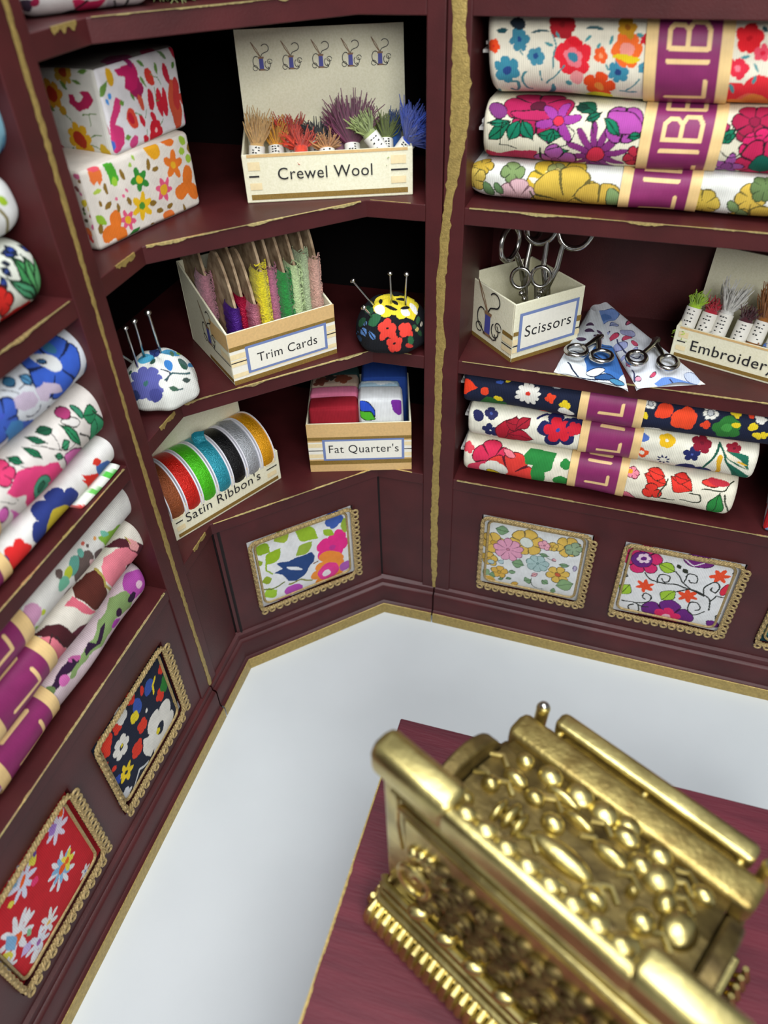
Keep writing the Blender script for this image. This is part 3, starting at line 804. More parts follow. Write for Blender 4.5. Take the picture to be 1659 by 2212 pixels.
 'pl1': ('1a2238', .003, .009, '''
F -0.642 0.752 0.205 5 .3 34 eceae2 - 1c2438 .24
F -0.671 0.759 0.028 5 .2 -57 e8d428 - e8d428 0
P eceae2 - -0.82 0.884 -0.71 0.784 -0.726 0.7 -0.775 0.668 -0.819 0.645 -0.854 0.724 -0.868 0.802
F -1.012 1.083 0.089 6 .35 48 eceae2 - 1c2438 .24
F -1.006 1.089 0.013 5 .2 -58 e8d428 - e8d428 0
F -1.059 0.848 0.082 6 .45 32 f0d028 - 202838 .2
F -0.785 0.992 0.06 4 .3 -46 e43c28 - e43c28 0
F -0.902 0.89 0.07 4 .3 25 e43c28 - e43c28 0
F -1.098 1.262 0.07 4 .25 9 e43c28 - e43c28 0
F -0.973 1.247 0.049 4 .3 -49 e43c28 - e43c28 0
F -0.902 1.281 0.067 5 .2 -54 e4e4de - e4e4de 0
E -0.803 1.173 -0.705 1.177 0.064 3c5cb4 -
F -0.815 1.135 0.049 4 .2 -56 f0d82c - f0d82c 0
E -0.652 1.151 -0.541 1.191 0.054 3858ac -
S 0.022 f0d82c -0.509 1.173 -0.559 1.137 -0.58 1.077
F -0.521 0.987 0.059 4 .3 -4 e43c28 - e43c28 0
F -0.437 1.003 0.071 4 .25 -14 2c8034 - 2c8034 0
F -0.416 1.144 0.047 4 .3 -18 e43c28 - e43c28 0
F -0.773 1.284 0.05 4 .25 1 e03828 - e43c28 0
E -0.652 1.26 -0.679 1.189 0.022 e03828 -
S 0.026 f0d82c -0.382 0.841 -0.404 0.752
F -1.123 0.998 0.024 5 .1 -58 e43c28 - e43c28 0
F -1.141 0.878 0.043 4 .3 22 3450b0 - 3450b0 0
F -1.179 1.096 0.039 4 .3 33 e03828 - e43c28 0
F -1.118 1.182 0.039 4 .3 16 e43c28 - e43c28 0
E -0.708 1.045 -0.681 1.039 0.016 eceae2 -
S 0.022 dfe2e4 -1.06 0.602 -0.953 0.705 -0.858 0.635
F -1.133 0.66 0.071 6 .4 -62 e0e4ea - c0c8d8 0
F -0.421 0.492 0.069 4 .3 -59 e43c28 - e43c28 0
E -0.376 0.655 -0.319 0.605 0.042 e0e4ea -'''),
 'pl2': ('c8202c', .003, .009, '''
F -1.752 0.934 0.129 9 .62 23 e8e8ee - f0641c .2
F -1.749 0.938 0.095 7 .6 -21 88b8e0 - f0641c .28
F -1.7 0.933 0.069 5 .5 -36 ece050 - f0641c .3
E -1.783 0.93 -1.72 0.938 0.028 f0601c -
F -1.634 1.217 0.102 7 .6 20 e0d8ec - f0641c .0
E -1.578 1.272 -1.548 1.248 0.031 f0601c -
L -1.709 1.249 -1.624 1.231 0.033 a880d0 -
F -1.954 1.23 0.108 8 .6 22 d8dcf0 - f0641c .1
L -1.884 1.263 -1.816 1.251 0.036 e0d850 -
E -1.989 1.224 -1.923 1.246 0.016 f0601c -
L -2.025 1.302 -1.956 1.283 0.032 80b0d8 -
L -2.094 1.229 -2.044 1.196 0.018 e0d850 -
F -1.909 1.128 0.031 4 .2 -67 e83c74 - e83c74 0
F -2.148 0.986 0.146 9 .6 32 e8e8ee - f0641c .1
E -2.196 0.933 -2.117 0.981 0.026 f0601c -
L -2.181 1.075 -2.196 0.911 0.035 80b0d8 -
L -2.247 0.994 -2.243 0.852 0.032 e0d850 -
L -2.114 0.892 -2.067 0.888 0.031 88c090 -
L -2.203 0.803 -2.103 0.818 0.035 c8b8e8 -
L -2.089 0.966 -2.009 1.034 0.026 f0f0f4 -
F -1.984 0.748 0.09 7 .6 2 e8e8e8 - f0c060 .2
F -2.086 0.725 0.104 7 .6 3 e0e4f0 - a868b0 .2
L -2.192 0.677 -2.105 0.64 0.044 f0f0f4 -
F -1.645 0.651 0.055 6 .5 -4 e8e8e8 - 7888d0 .2
F -2.272 0.87 0.07 7 .5 -41 e8e8ee - c8d0a0 .2
E -1.831 1.281 -1.806 1.263 0.021 6c50a0 -'''),
 'la1': ('8cc0d4', .004, .01, '''
E -0.149 -0.167 -0.111 -0.136 0.07 284c84 -
E -0.175 -0.071 0.041 -0.222 0.048 6aa8c8 -
E -0.087 -0.251 0.037 -0.288 0.03 2c6c90 -'''),
 'la2': ('f0f2f0', .003, .01, '''
E -0.298 0.041 -0.245 0.014 0.019 a8cc30 -
S 0.02 8a8050 -0.309 -0.006 -0.291 -0.045 -0.286 -0.102 -0.218 -0.227 -0.167 -0.341
S 0.011 a09870 -0.062 -0.185 -0.034 -0.24 -0.063 -0.248'''),
 'la3': ('d8dcd0', .004, .012, '''
L -0.353 0.155 -0.297 0.099 0.029 283c90 101c30
L -0.296 0.175 -0.301 0.095 0.025 2c4cb0 101c30
L -0.239 0.149 -0.178 0.086 0.025 2848a8 101c30
L -0.404 0.116 -0.369 0.088 0.018 283c90 101c30
L -0.429 0.095 -0.397 0.044 0.02 4060c0 101c30
L -0.46 0.066 -0.458 -0 0.024 3c5cc8 101c30
L -0.339 0.119 -0.268 -0.142 0.049 3c8c50 14301c
L -0.283 0.104 -0.241 -0.162 0.047 54a060 14301c
L -0.178 0.086 -0.249 -0.156 0.065 64b070 14301c
L -0.077 0.018 -0.241 -0.162 0.052 3c7c48 14301c
L -0.43 0.048 -0.268 -0.142 0.037 4c9c70 14301c
L -0.066 -0.096 -0.233 -0.167 0.043 5c9c60 14301c
F -0.514 -0.032 0.08 5 .2 -10 d42820 401010 b01c18 0
P cc2420 - -0.444 -0.116 -0.33 -0.109 -0.276 -0.165 -0.393 -0.237 -0.496 -0.19 -0.538 -0.115'''),
 'lb1': ('e8eef6', .003, .009, '''
F -0.352 0.061 0.187 5 .12 -22 3c66d4 1c2850 3c66d4 0
E -0.426 0.164 -0.32 0.028 0.042 eef2f4 -
E -0.427 0.128 -0.378 0.102 0.018 2c6090 101c30
E -0.081 -0.453 0.016 -0.28 0.174 5c98d0 1c3050
E -0.133 -0.039 0.117 -0.3 0.103 6cb0e0 1c3050
E 0.101 -0.252 0.271 -0.47 0.064 3c50c0 -
E -0.329 0.149 -0.267 0.134 0.041 4080a8 -
L -0.57 0.132 -0.54 0.062 0.034 5ca0d0 1c3050
E -0.669 0.144 -0.602 0.138 0.029 3c78a0 1c3050
P d8c8e0 403850 -0.692 0.07 -0.618 0.066 -0.556 0.027 -0.541 -0.021 -0.577 -0.041 -0.648 -0.018 -0.697 0.026
P d8c8e0 403850 -0.541 0.035 -0.471 0.032 -0.385 -0.026 -0.368 -0.091 -0.461 -0.042 -0.486 -0.072 -0.535 -0.032
S 0.005 283050 -0.628 0.086 -0.584 0.08 -0.509 0.037
S 0.013 283050 -0.478 -0.115 -0.358 -0.238 -0.305 -0.217 -0.334 -0.144
S 0.007 283050 -0.646 -0.048 -0.6 -0.084 -0.553 -0.081 -0.542 -0.057
P 4c90d0 1c3050 -0.806 -0.036 -0.751 -0.009 -0.685 -0.051 -0.603 -0.2 -0.579 -0.399 -0.748 -0.185
P 4468d0 1c3050 -0.685 -0.051 -0.585 -0.12 -0.496 -0.291 -0.531 -0.451
L -0.789 0.063 -0.797 0.028 0.019 4860d0 -
E -0.764 -0.263 -0.551 -0.329 0.075 4060c8 -
E -0.389 -0.357 -0.343 -0.343 0.033 4c88c8 -
S 0.005 303858 -0.711 0.133 -0.667 0.103 -0.643 0.071
E -0.197 -0.425 0.013 -0.503 0.042 3c70c0 -'''),
 'lb2': ('ece6e0', .003, .008, '''
P e84480 501c34 -0.948 0.065 -0.825 0.096 -0.767 0.082 -0.68 0.026 -0.629 0.012 -0.578 -0.026 -0.579 -0.068 -0.315 -0.369 -0.241 -0.512 -0.314 -0.535 -0.402 -0.522 -0.588 -0.274 -0.525 -0.473 -0.606 -0.545 -0.859 -0.073 -0.843 -0.035 -0.925 0.031
E -0.782 -0.028 -0.674 -0.119 0.067 4c9c7c 1c3c30
E -0.759 -0.047 -0.714 -0.086 0.031 2c6a50 1c3c30
P e85c90 501c34 -0.685 -0.085 -0.588 -0.09 -0.41 -0.229 -0.274 -0.426 -0.376 -0.452 -0.546 -0.288
L -0.439 0.118 -0.381 -0.071 0.033 2c8c5c 14402c
L -0.525 0.024 -0.449 0.018 0.026 3c9c6c 14402c
L -0.204 -0.214 -0.204 0.045 0.076 3c9c6c 14402c
L -0.294 0.065 -0.161 0.008 0.051 2c8c5c 14402c
L -0.633 0.188 -0.579 0.085 0.023 207050 14402c
L -0.568 0.167 -0.483 0.124 0.034 1c5c40 14402c
L -0.796 0.182 -0.763 0.103 0.028 1c7450 14402c
L -0.692 0.159 -0.661 0.05 0.026 207850 14402c
L -0.583 0.018 -0.534 -0.026 0.019 3c9c6c 14402c
E -0.531 -0.02 -0.262 -0.3 0.066 e478bc 501c40
L -0.303 -0.134 0.022 -0.643 0.057 3c9c6c 14402c
L -0.201 -0.415 0.016 -0.694 0.057 3c9c6c 14402c
E -0.421 0.122 -0.322 0.051 0.031 e8e4e0 3c3c34
E -0.289 0.15 -0.296 0.05 0.023 3c8c6c 14402c
E -0.401 0.164 -0.322 0.128 0.042 b03c74 501c34
P e84c80 501c34 0.002 -0.333 0.056 -0.311 0.209 -0.537 0.342 -0.843 0.185 -0.78 0.052 -0.565 0.055 -0.489
P e06cc0 501c40 -0.967 -0.02 -0.915 -0.086 -0.692 -0.422 -0.608 -0.666 -0.693 -0.68 -0.9 -0.28 -0.933 -0.136
E -1.022 0.027 -1.003 -0.055 0.041 e06cc0 501c40
F -0.888 0.154 0.08 5 .2 -46 e04074 501c34 c83060 0
S 0.004 302c28 -0.813 0.178 -0.784 0.095 -0.753 0.064
S 0.005 302c28 -0.648 0.138 -0.575 0.051 -0.471 -0.016 -0.426 -0.025
S 0.004 302c28 -0.518 0.115 -0.525 0.048 -0.536 0.024
S 0.01 302c28 -0.359 0.003 -0.231 -0.171 0.008 -0.568 -0.108 -0.538
S 0.004 302c28 -1.002 0.057 -0.941 -0.002 -0.897 -0.015 -0.907 0.009
S 0.008 302c28 -0.195 0.039 -0.129 -0.082 0.039 -0.312'''),
 'lb3': ('f0efec', .004, .012, '''
F -0.709 -0.094 0.223 9 .2 -50 2c3c84 - c8b434 .52
F -0.667 -0.156 0.08 8 .3 -50 a8c8ec - 5c8cd0 .5
F -1.039 -0.032 0.103 7 .2 -49 e42c2c - e42c2c 0
E -1.132 0.022 -1.082 0.024 0.026 28387c -
L -0.446 0.021 -0.203 -0.34 0.046 e02c20 -
L -0.427 0.042 -0.314 -0.117 0.028 e02c20 -
L -0.37 0.008 -0.105 -0.31 0.037 e02c20 -
E -0.313 0.001 -0.177 -0.115 0.053 4468b0 -
E -0.068 -0.273 0.058 -0.331 0.053 d82c20 -
L -0.324 0.035 -0.252 0.019 0.021 d83828 -
E -0.432 -0.532 -0.28 -0.517 0.045 e03030 -'''),
 'lc1': ('ebebe6', .004, .01, '''
L -0.496 0.034 -0.163 -0.363 0.095 8cc040 -
L -0.471 -0.104 -0.145 -0.326 0.088 9ccc4c -
E -0.716 0.043 -0.628 -0.111 0.095 6c5c58 -
E -0.789 0.018 -0.685 0.045 0.048 68b0a0 -
E -0.819 0.057 -0.767 0.007 0.038 c8d83c -
E -0.89 0.034 -0.804 -0.021 0.042 7cc8a8 -
E -0.874 0.081 -0.826 0.064 0.028 6c5c58 -
E -0.822 -0.137 -0.789 -0.089 0.061 7a6862 -
E -0.567 -0.033 -0.507 -0.118 0.035 6a5a58 -
E -0.597 0.054 -0.581 0.034 0.009 6a5a58 -
E -0.519 0.054 -0.515 0.029 0.013 e8a860 -
E -0.62 0.079 -0.596 0.069 0.01 d86858 -
E -1.058 0.003 -1.033 -0.025 0.018 c8d83c -
E -1.172 0.053 -1.05 0.007 0.069 d8a0c4 -
E -1.127 -0.059 -1.043 -0.194 0.017 8cc040 -
E -0.464 0.038 -0.418 -0.027 0.017 7cc8b0 -
E -0.68 0.051 -0.63 0.057 0.027 6cb4a4 -
E -0.622 -0.035 -0.576 -0.149 0.018 e8c0c0 -'''),
 'lc2': ('e8e2d6', .004, .009, '''
P 54202c 381820 -0.384 0.176 -0.271 0.125 -0.178 0.001 -0.075 -0.16 -0.051 -0.332 -0.19 -0.418 -0.381 -0.328 -0.402 -0.133 -0.315 -0.033 -0.304 0.043
P ec8494 381820 -0.521 0.112 -0.449 0.128 -0.354 0.105 -0.272 0.037 -0.19 -0.127 -0.235 -0.142 -0.354 -0.047 -0.347 -0.242 -0.328 -0.391 -0.506 -0.139 -0.572 0.054
P f0a8a8 381820 -0.244 0.095 -0.184 0.017 -0.18 -0.032 -0.219 -0.048 -0.262 0.028
P 5a2820 381820 -0.736 0.157 -0.602 0.15 -0.54 0.118 -0.566 0.059 -0.587 -0.043 -0.62 -0.137 -0.732 -0.057 -0.766 0.062 -0.781 0.113
P e06c80 381820 -0.858 0.135 -0.776 0.134 -0.784 0.091 -0.725 -0.084 -0.808 0.02
P 602838 381820 -0.885 -0.017 -0.779 -0.1 -0.732 -0.186 -0.749 -0.274 -0.842 -0.24 -0.956 0.004
P 4c1c24 381820 -1.012 0.161 -0.969 0.099 -0.935 -0.008 -0.871 -0.228 -0.969 -0.188 -1.065 0.11 -1.099 0.179
P e47c8c 381820 -1.114 0.169 -1.063 0.12 -1.001 -0.104 -0.944 -0.245 -1.029 -0.245 -1.129 -0.03 -1.158 0.107
S 0.008 302424 -1.043 0.107 -1.107 0.078 -1.16 0.05
S 0.01 302424 -1.04 0.078 -1.022 -0.027
S 0.017 b0a050 -0.545 0.124 -0.579 0.013 -0.511 -0.181
S 0.01 b0a050 -0.243 0.108 -0.245 0.048'''),
 'lc3': ('dcc8d0', .004, .01, '''
E -0.397 0.095 -0.192 -0.038 0.096 b850b0 -
E -0.296 0.018 -0.244 -0.007 0.029 ecc8dc -
P 88a468 - -0.514 0.133 -0.395 0.067 -0.363 -0.006 -0.418 -0.076 -0.579 0.002 -0.649 -0.026 -0.756 -0.031 -0.881 0.013 -0.996 0.011 -1.057 0.074 -0.948 0.063 -0.836 0.059 -0.739 0.077 -0.683 0.105 -0.59 0.095
E -0.559 0.006 -0.496 0.016 0.032 38183c -
E -0.641 -0.008 -0.542 -0.044 0.025 b048b0 -
P 301838 - -0.898 0.055 -0.83 0.064 -0.796 0.028 -0.72 0.056 -0.66 0.067 -0.709 0.02 -0.771 0 -0.858 0.024 -0.896 0.029
E -0.42 -0.014 -0.332 -0.012 0.029 301838 -
P 34183c - -1.159 0.109 -1.052 0.12 -0.978 0.087 -0.936 0.073 -0.958 0.04 -1.069 0.064 -1.145 0.063 -1.233 0.095 -1.244 0.124
E -1.008 0.099 -0.929 0.054 0.02 c060a0 -
E -1.14 0.081 -1.07 0.029 0.031 d870b8 -
E -1.23 0.116 -1.179 0.084 0.028 6c8450 -
E -1.066 0.035 -0.991 0.018 0.023 88a468 -
E -0.978 0.087 -0.996 0.047 0.012 301838 -'''),
 'bx1f': ('e8e6ea', .004, .009, '''
F 0.274 0.28 0.057 5 .2 -11 a81c5c - 981850 0
P c41c64 - 0.134 0.393 0.29 0.394 0.309 0.349 0.286 0.278 0.229 0.259 0.193 0.296 0.207 0.337 0.156 0.361
E 0.236 0.403 0.281 0.412 0.033 941c60 -
E 0.093 0.4 0.103 0.313 0.027 e0ac20 -
E 0.368 0.353 0.419 0.268 0.029 d83c30 -
E 0.524 0.357 0.547 0.252 0.027 c4203c -
E 0.567 0.272 0.572 0.003 0.052 d4583c -
E 0.605 0.273 0.589 0.106 0.032 c83838 -
E 0.277 0.25 0.299 0.168 0.021 d85840 -
E 0.369 0.255 0.372 0.145 0.026 c82038 -
E 0.434 0.25 0.442 0.105 0.024 d02038 -
E 0.486 0.24 0.48 0.089 0.025 d02038 -
E 0.176 0.202 0.214 0.093 0.037 e04c38 -
E 0.173 0.18 0.199 0.12 0.019 c81c34 -
F 0.362 0.042 0.063 5 .3 -13 d01c30 - f0c0c0 .2
E 0.266 0.152 0.273 0.087 0.018 d02038 -
E 0.357 0.14 0.376 0.08 0.02 d02038 -
P d43878 - 0.109 0.268 0.138 0.247 0.115 0.192 0.06 0.151 0.104 0.111 0.089 0.044 0.022 0.014 -0.004 0.033 0.001 0.109 0.042 0.193
E -0.031 0.172 -0.012 0.103 0.03 c84878 -
E 0.128 0.027 0.202 0.048 0.027 d84888 -
E 0.644 0.095 0.676 -0.009 0.027 c03478 -
E 0.249 0.045 0.288 0.01 0.021 d02038 -
E 0.001 0.079 0.006 0.032 0.018 4868c0 -
E 0.071 0.29 0.071 0.261 0.013 4898e8 -
E 0.041 0.274 0.041 0.245 0.011 4898e8 -
E 0.613 0.41 0.708 0.332 0.031 b81838 -
E 0.629 0.18 0.667 0.107 0.023 d04038 -
L 0.001 0.287 0.07 0.348 0.021 6c9444 -
L 0.316 0.333 0.359 0.264 0.01 6c9444 -
L 0.446 0.37 0.467 0.313 0.01 6c9444 -
L 0.217 0.261 0.24 0.219 0.009 5c8c3c -
L 0.118 0.229 0.158 0.236 0.015 6c9c3c -
L 0.596 0.313 0.621 0.34 0.016 5c8c3c -
L 0.097 0.066 0.144 0.07 0.015 6c9c3c -
L 0.317 0.397 0.364 0.361 0.009 5c8c3c -
L 0.502 0.412 0.559 0.373 0.012 6c8c5c -
S 0.005 5c8c4c 0.229 0.16 0.278 0.149
S 0.005 5c8c4c 0.324 0.163 0.297 0.129
S 0.005 5c8c4c 0.415 0.254 0.416 0.191 0.441 0.186
S 0.005 5c8c4c 0.437 0.09 0.406 0.065
S 0.005 5c8c4c 0.404 0.324 0.462 0.299 0.477 0.257
S 0.005 5c8c4c 0.289 0.075 0.278 0.046'''),
 'bx1l': ('d2d0c8', .004, .009, '''
F 0.203 0.071 0.086 8 .3 169 d4a01c - a83018 .5
F 0.326 0.286 0.072 7 .3 177 c88c1c - a82c18 .5
F 0.215 0.391 0.064 7 .3 177 b8902c - 9c3818 .4
P a41c4c - 0.211 0.292 0.183 0.297 0.173 0.265 0.143 0.26 0.115 0.283 0.139 0.303 0.076 0.307 0.052 0.272 0.092 0.226 0.157 0.215 0.212 0.241
E 0.29 0.229 0.248 0.195 0.025 b88c20 -
E 0.085 0.029 0.027 0.019 0.04 c8a428 -
E 0.322 -0.038 0.224 -0.034 0.028 c8a428 -
L 0.252 0.347 0.212 0.306 0.012 5c7c34 -
L 0.17 0.366 0.105 0.341 0.01 5c7c34 -
L 0.114 0.39 0.044 0.41 0.018 5c8434 -
L 0.358 0.225 0.329 0.197 0.011 5c7c34 -
S 0.006 5c7c3c 0.26 0.19 0.231 0.151
S 0.006 5c7c3c 0.141 0.201 0.101 0.196 0.107 0.144
S 0.006 5c7c3c 0.101 0.196 0.047 0.207
S 0.006 5c7c3c 0.115 0.09 0.048 0.102
S 0.007 5c7c3c 0.13 0.049 0.085 0.029
S 0.008 5c7c3c 0.363 -0.019 0.276 0.028
E 0.364 0.028 0.389 -0.036 0.024 a41c3c -'''),
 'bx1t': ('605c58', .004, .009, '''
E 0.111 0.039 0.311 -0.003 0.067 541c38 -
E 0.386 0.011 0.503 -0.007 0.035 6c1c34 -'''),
 'bx2f': ('ebe4da', .003, .008, '''
F 0.386 0.281 0.069 5 .5 34 348c34 - e8c428 .32
F 0.671 0.286 0.083 5 .5 4 ec7c28 - ecb428 .26
F 0.554 0.182 0.07 6 .5 -16 e85c84 - ecb428 .42
F 0.369 0.139 0.082 6 .5 15 f0c020 - 4c9434 .26
F 0.245 0.098 0.06 6 .45 -18 e85c84 - ecb428 .4
F 0.755 0.142 0.116 3 .6 74 ec7c28 - ec7c28 0
F 0.142 0.078 0.108 3 .6 71 ec7c28 - ec7c28 0
E 0.485 0.421 0.591 0.386 0.052 f0ac20 -
E 0.617 0.442 0.72 0.4 0.031 ec7828 -
P ec7838 - 0.068 0.428 0.137 0.411 0.137 0.349 0.111 0.324 0.1 0.351 0.073 0.335 0.052 0.364
E 0.069 0.42 0.133 0.405 0.018 ec5c6c -
P 4ca82c - 0.166 0.42 0.225 0.411 0.247 0.319 0.214 0.304 0.183 0.312 0.177 0.354
E 0.193 0.309 0.232 0.323 0.024 9ccc3c -
E -0.074 0.497 0.025 0.48 0.026 d8a01c -
E 0.773 0.41 0.804 0.368 0.026 a4c840 -
E 0.746 0.348 0.786 0.321 0.021 a4c840 -
E 0.793 0.301 0.829 0.274 0.024 a4c840 -
E 0.372 0.406 0.387 0.388 0.011 a4c850 -
E 0.334 0.378 0.35 0.361 0.011 a4c850 -
E 0.059 0.298 0.113 0.299 0.012 b4cc50 -
E 0.476 0.366 0.471 0.309 0.014 8c6c28 -
E 0.493 0.299 0.548 0.305 0.014 8c6c28 -
E 0.26 0.368 0.285 0.313 0.013 8c6c28 -
E 0.144 0.331 0.148 0.273 0.013 8c6c28 -
E 0.107 0.198 0.151 0.23 0.015 8c6c28 -
E 0.195 0.209 0.2 0.156 0.013 8c6c28 -
E 0.268 0.221 0.29 0.172 0.015 8c6c28 -
E 0.428 0.139 0.483 0.127 0.016 8c6c28 -
E 0.466 0.077 0.522 0.069 0.014 8c6c28 -
E 0.551 0.079 0.605 0.081 0.016 8c6c28 -
E 0.082 0.255 0.085 0.217 0.011 8c6c28 -
E 0.824 0.363 0.855 0.312 0.025 8c6c28 -
E 0.417 0.032 0.451 -0.015 0.016 8c6c28 -
E 0.907 0.153 0.971 0.116 0.018 8c6c28 -
E 0.69 0.059 0.717 -0.012 0.011 8c6c28 -
E 0.269 0.264 0.288 0.25 0.009 e86c94 -
E 0.187 0.237 0.202 0.224 0.009 e86c94 -
E 0.238 0.239 0.252 0.226 0.009 e86c94 -
L 0.032 0.191 0.097 0.119 0.022 94c034 -
E 0.518 0.047 0.616 -0.003 0.034 ec7c38 -
L 0.229 0 0.327 0.034 0.025 347c34 -
E 0.029 0.09 0.059 0.14 0.019 8c6c28 -
E 0.88 0.207 0.948 0.179 0.027 e8c430 -'''),
 'bx2l': ('d2c8bc', .004, .01, '''
E 0.039 0.412 -0.003 0.397 0.016 b8587c -
E -0.006 0.35 -0.045 0.364 0.018 d88848 -
E 0.015 0.383 -0.001 0.366 0.011 6c4c28 -
E 0.034 0.271 -0.005 0.262 0.019 b8a428 -
E -0.008 0.27 -0.043 0.276 0.017 b8a428 -
E 0.006 0.239 -0.036 0.227 0.019 b8a428 -
E 0.036 0.238 0.023 0.231 0.012 4c4028 -
E 0.039 0.217 0.027 0.206 0.012 4c6c34 -
E 0.007 0.206 -0.01 0.187 0.015 8c3c40 -
E 0.05 0.178 0.039 0.163 0.014 4c3c28 -
E 0.056 0.135 0.031 0.078 0.02 d87038 -
E 0.049 0.093 0.029 0.053 0.014 c83c3c -
E 0.048 0.349 0.034 0.327 0.013 784040 -
E 0.034 0.327 0.022 0.304 0.009 b8587c -
E 0.018 0.148 0.001 0.129 0.012 b8587c -'''),
 'cu1': ('e4e6e0', .005, .012, '''
F -0.091 0.028 0.109 8 .25 2 5c60a8 - 3c6c6c .14
E -0.092 -0.03 -0.028 -0.083 0.041 484c94 -
E 0.003 0.035 0.035 -0.03 0.038 e6e6e0 -
E -0.033 0.218 0.035 0.214 0.036 2c3c78 -
E -0.108 0.192 -0.003 0.172 0.032 48a0c4 -
E 0.035 0.214 0.154 0.176 0.023 4c98c0 -
E 0.041 0.11 0.09 0.112 0.04 3c80c8 -
E -0.026 0.157 -0.01 0.141 0.023 2c5444 -
E 0.102 0.205 0.112 0.163 0.015 507860 -
E -0.177 0.123 -0.165 0.108 0.02 2c5444 -
E 0.147 0.148 0.167 0.07 0.023 405c58 -
L 0.13 0.117 0.167 0.07 0.016 2c5444 -
S 0.012 34585c 0.031 0.03 0.066 0.054 0.122 0.045 0.181 0.043
S 0.01 34585c 0.044 -0.031 0.077 -0.056 0.108 -0.051
L 0.037 -0.02 0.086 -0.057 0.015 406450 -
L 0.131 0.004 0.182 0.008 0.016 3c4c48 -
E -0.197 -0.012 -0.157 -0.053 0.033 303c70 -
S 0.008 404858 0.008 0.095 0.059 0.065 0.038 0.019
E 0.189 0.114 0.212 0.086 0.021 3c80b0 -
E 0.138 0.19 0.163 0.213 0.016 88a848 -'''),
 'cu2': ('14161c', .004, .01, '''
F -0.036 0.158 0.098 6 .2 22 ecd838 - ecd838 0
F 0.087 0.147 0.102 6 .2 5 ecd838 - ecd838 0
P ecd838 - -0.114 0.181 -0.035 0.231 0.075 0.236 0.143 0.185 0.172 0.119 0.146 0.044 0.1 0.064 0.063 0.102 -0.007 0.081 -0.053 0.091
E -0.114 0.152 -0.053 0.099 0.036 f0f0ea -
E 0.063 0.111 0.116 0.081 0.027 f0f0ea -
E 0.135 0.175 0.171 0.094 0.021 f0f0ea -
E -0.044 0.145 0.04 0.118 0.013 141418 -
E 0.063 0.123 0.126 0.136 0.014 141418 -
E -0.083 0.209 -0.067 0.166 0.012 141418 -
E 0.003 0.19 0.049 0.157 0.012 141418 -
E 0.027 0.21 0.104 0.183 0.011 141418 -
F -0.032 -0.013 0.067 5 .25 17 e84438 - 141418 .13
E -0.087 -0.043 -0.049 -0.074 0.033 e84438 -
F 0.094 -0.026 0.054 4 .35 49 e84438 - e84438 0
F 0.012 -0.108 0.057 5 .3 26 e84438 - 141418 .14
E 0.093 -0.124 0.144 -0.124 0.016 c83c34 -
L -0.22 0.026 -0.182 -0.064 0.035 5c88c8 14181c
L -0.194 0.066 -0.176 0.001 0.021 6c98d0 14181c
L -0.168 -0.007 -0.116 -0.099 0.027 5c88c8 14181c
L -0.258 0.02 -0.24 -0.02 0.019 5c88c8 14181c
L -0.241 -0.034 -0.19 -0.07 0.014 5c88c8 14181c
E -0.154 0.075 -0.093 0.031 0.051 2c6440 -
E -0.179 0.159 -0.138 0.097 0.034 1c4c30 -
E -0.228 0.077 -0.203 0.029 0.028 24543a -
E 0.101 -0.091 0.144 -0.082 0.026 2c6440 -
E 0.162 0.054 0.194 0.049 0.027 2c5c3c -
E 0.161 -0.007 0.185 -0.012 0.017 c8b068 -
E 0.198 0.027 0.218 0.022 0.016 c8c0b0 -
E 0.146 0.014 0.169 0.001 0.014 2c5c3c -
E 0.177 -0.042 0.201 -0.032 0.02 24482c -
E -0.25 -0.022 -0.224 -0.07 0.01 2c4c70 -'''),
 'rbf': ('c8202c', .004, .01, '''
F 0.799 -0.262 0.183 5 .3 144 b8c4dc - 3c5c98 .4
F 0.755 -0.107 0.174 5 .3 145 7890c8 - c8202c .3
F 0.552 -0.139 0.135 5 .3 144 5c80b8 - 3c7c50 .3
F 0.899 -0.396 0.112 5 .3 144 7c98c8 - c8202c .3
F 0.24 0.007 0.196 5 .3 143 e0e0e8 - c8202c .3
F 0.693 -0.364 0.149 5 .3 142 c0c8dc - c8202c .3
F 0.068 0.023 0.049 5 .3 145 7c94c8 - c8202c .3
F 0.797 -0.062 0.148 5 .3 143 8ca4d0 - c8202c .3
F 1.122 -0.273 0.108 5 .3 143 8ca4d0 - c8202c .3
E 1.002 -0.467 0.957 -0.459 0.057 e0e0e4 -
E 0.028 0.003 -0.041 -0.002 0.014 e8e0e4 -'''),
 'po1': ('dfe6ec', .003, .008, '''
P 3c70b8 182848 2.473 0.169 2.568 0.391 2.679 0.416 2.748 0.08 2.707 -0.064 2.597 0.03 2.502 0.024
E 2.505 0.008 2.621 0.031 0.037 e8eef4 182848
E 2.558 -0.025 2.703 -0.03 0.028 2c5c98 182848
E 2.322 0.065 2.49 0.023 0.059 e8f0f2 -
E 2.655 -0.045 2.757 -0.057 0.032 4c90b8 182848
S 0.011 202c48 2.367 0.09 2.461 -0.036 2.584 -0.042
S 0.014 202c48 2.374 0.258 2.504 0.231 2.585 0.16
E 2.434 0.551 2.502 0.515 0.024 503858 -
E 2.507 0.455 2.574 0.492 0.023 503858 -
E 2.392 0.462 2.461 0.408 0.023 503858 -
E 2.439 0.629 2.493 0.626 0.025 503858 -
E 2.525 0.582 2.556 0.542 0.02 503858 -
S 0.012 303850 2.388 0.375 2.544 0.331 2.636 0.384'''),
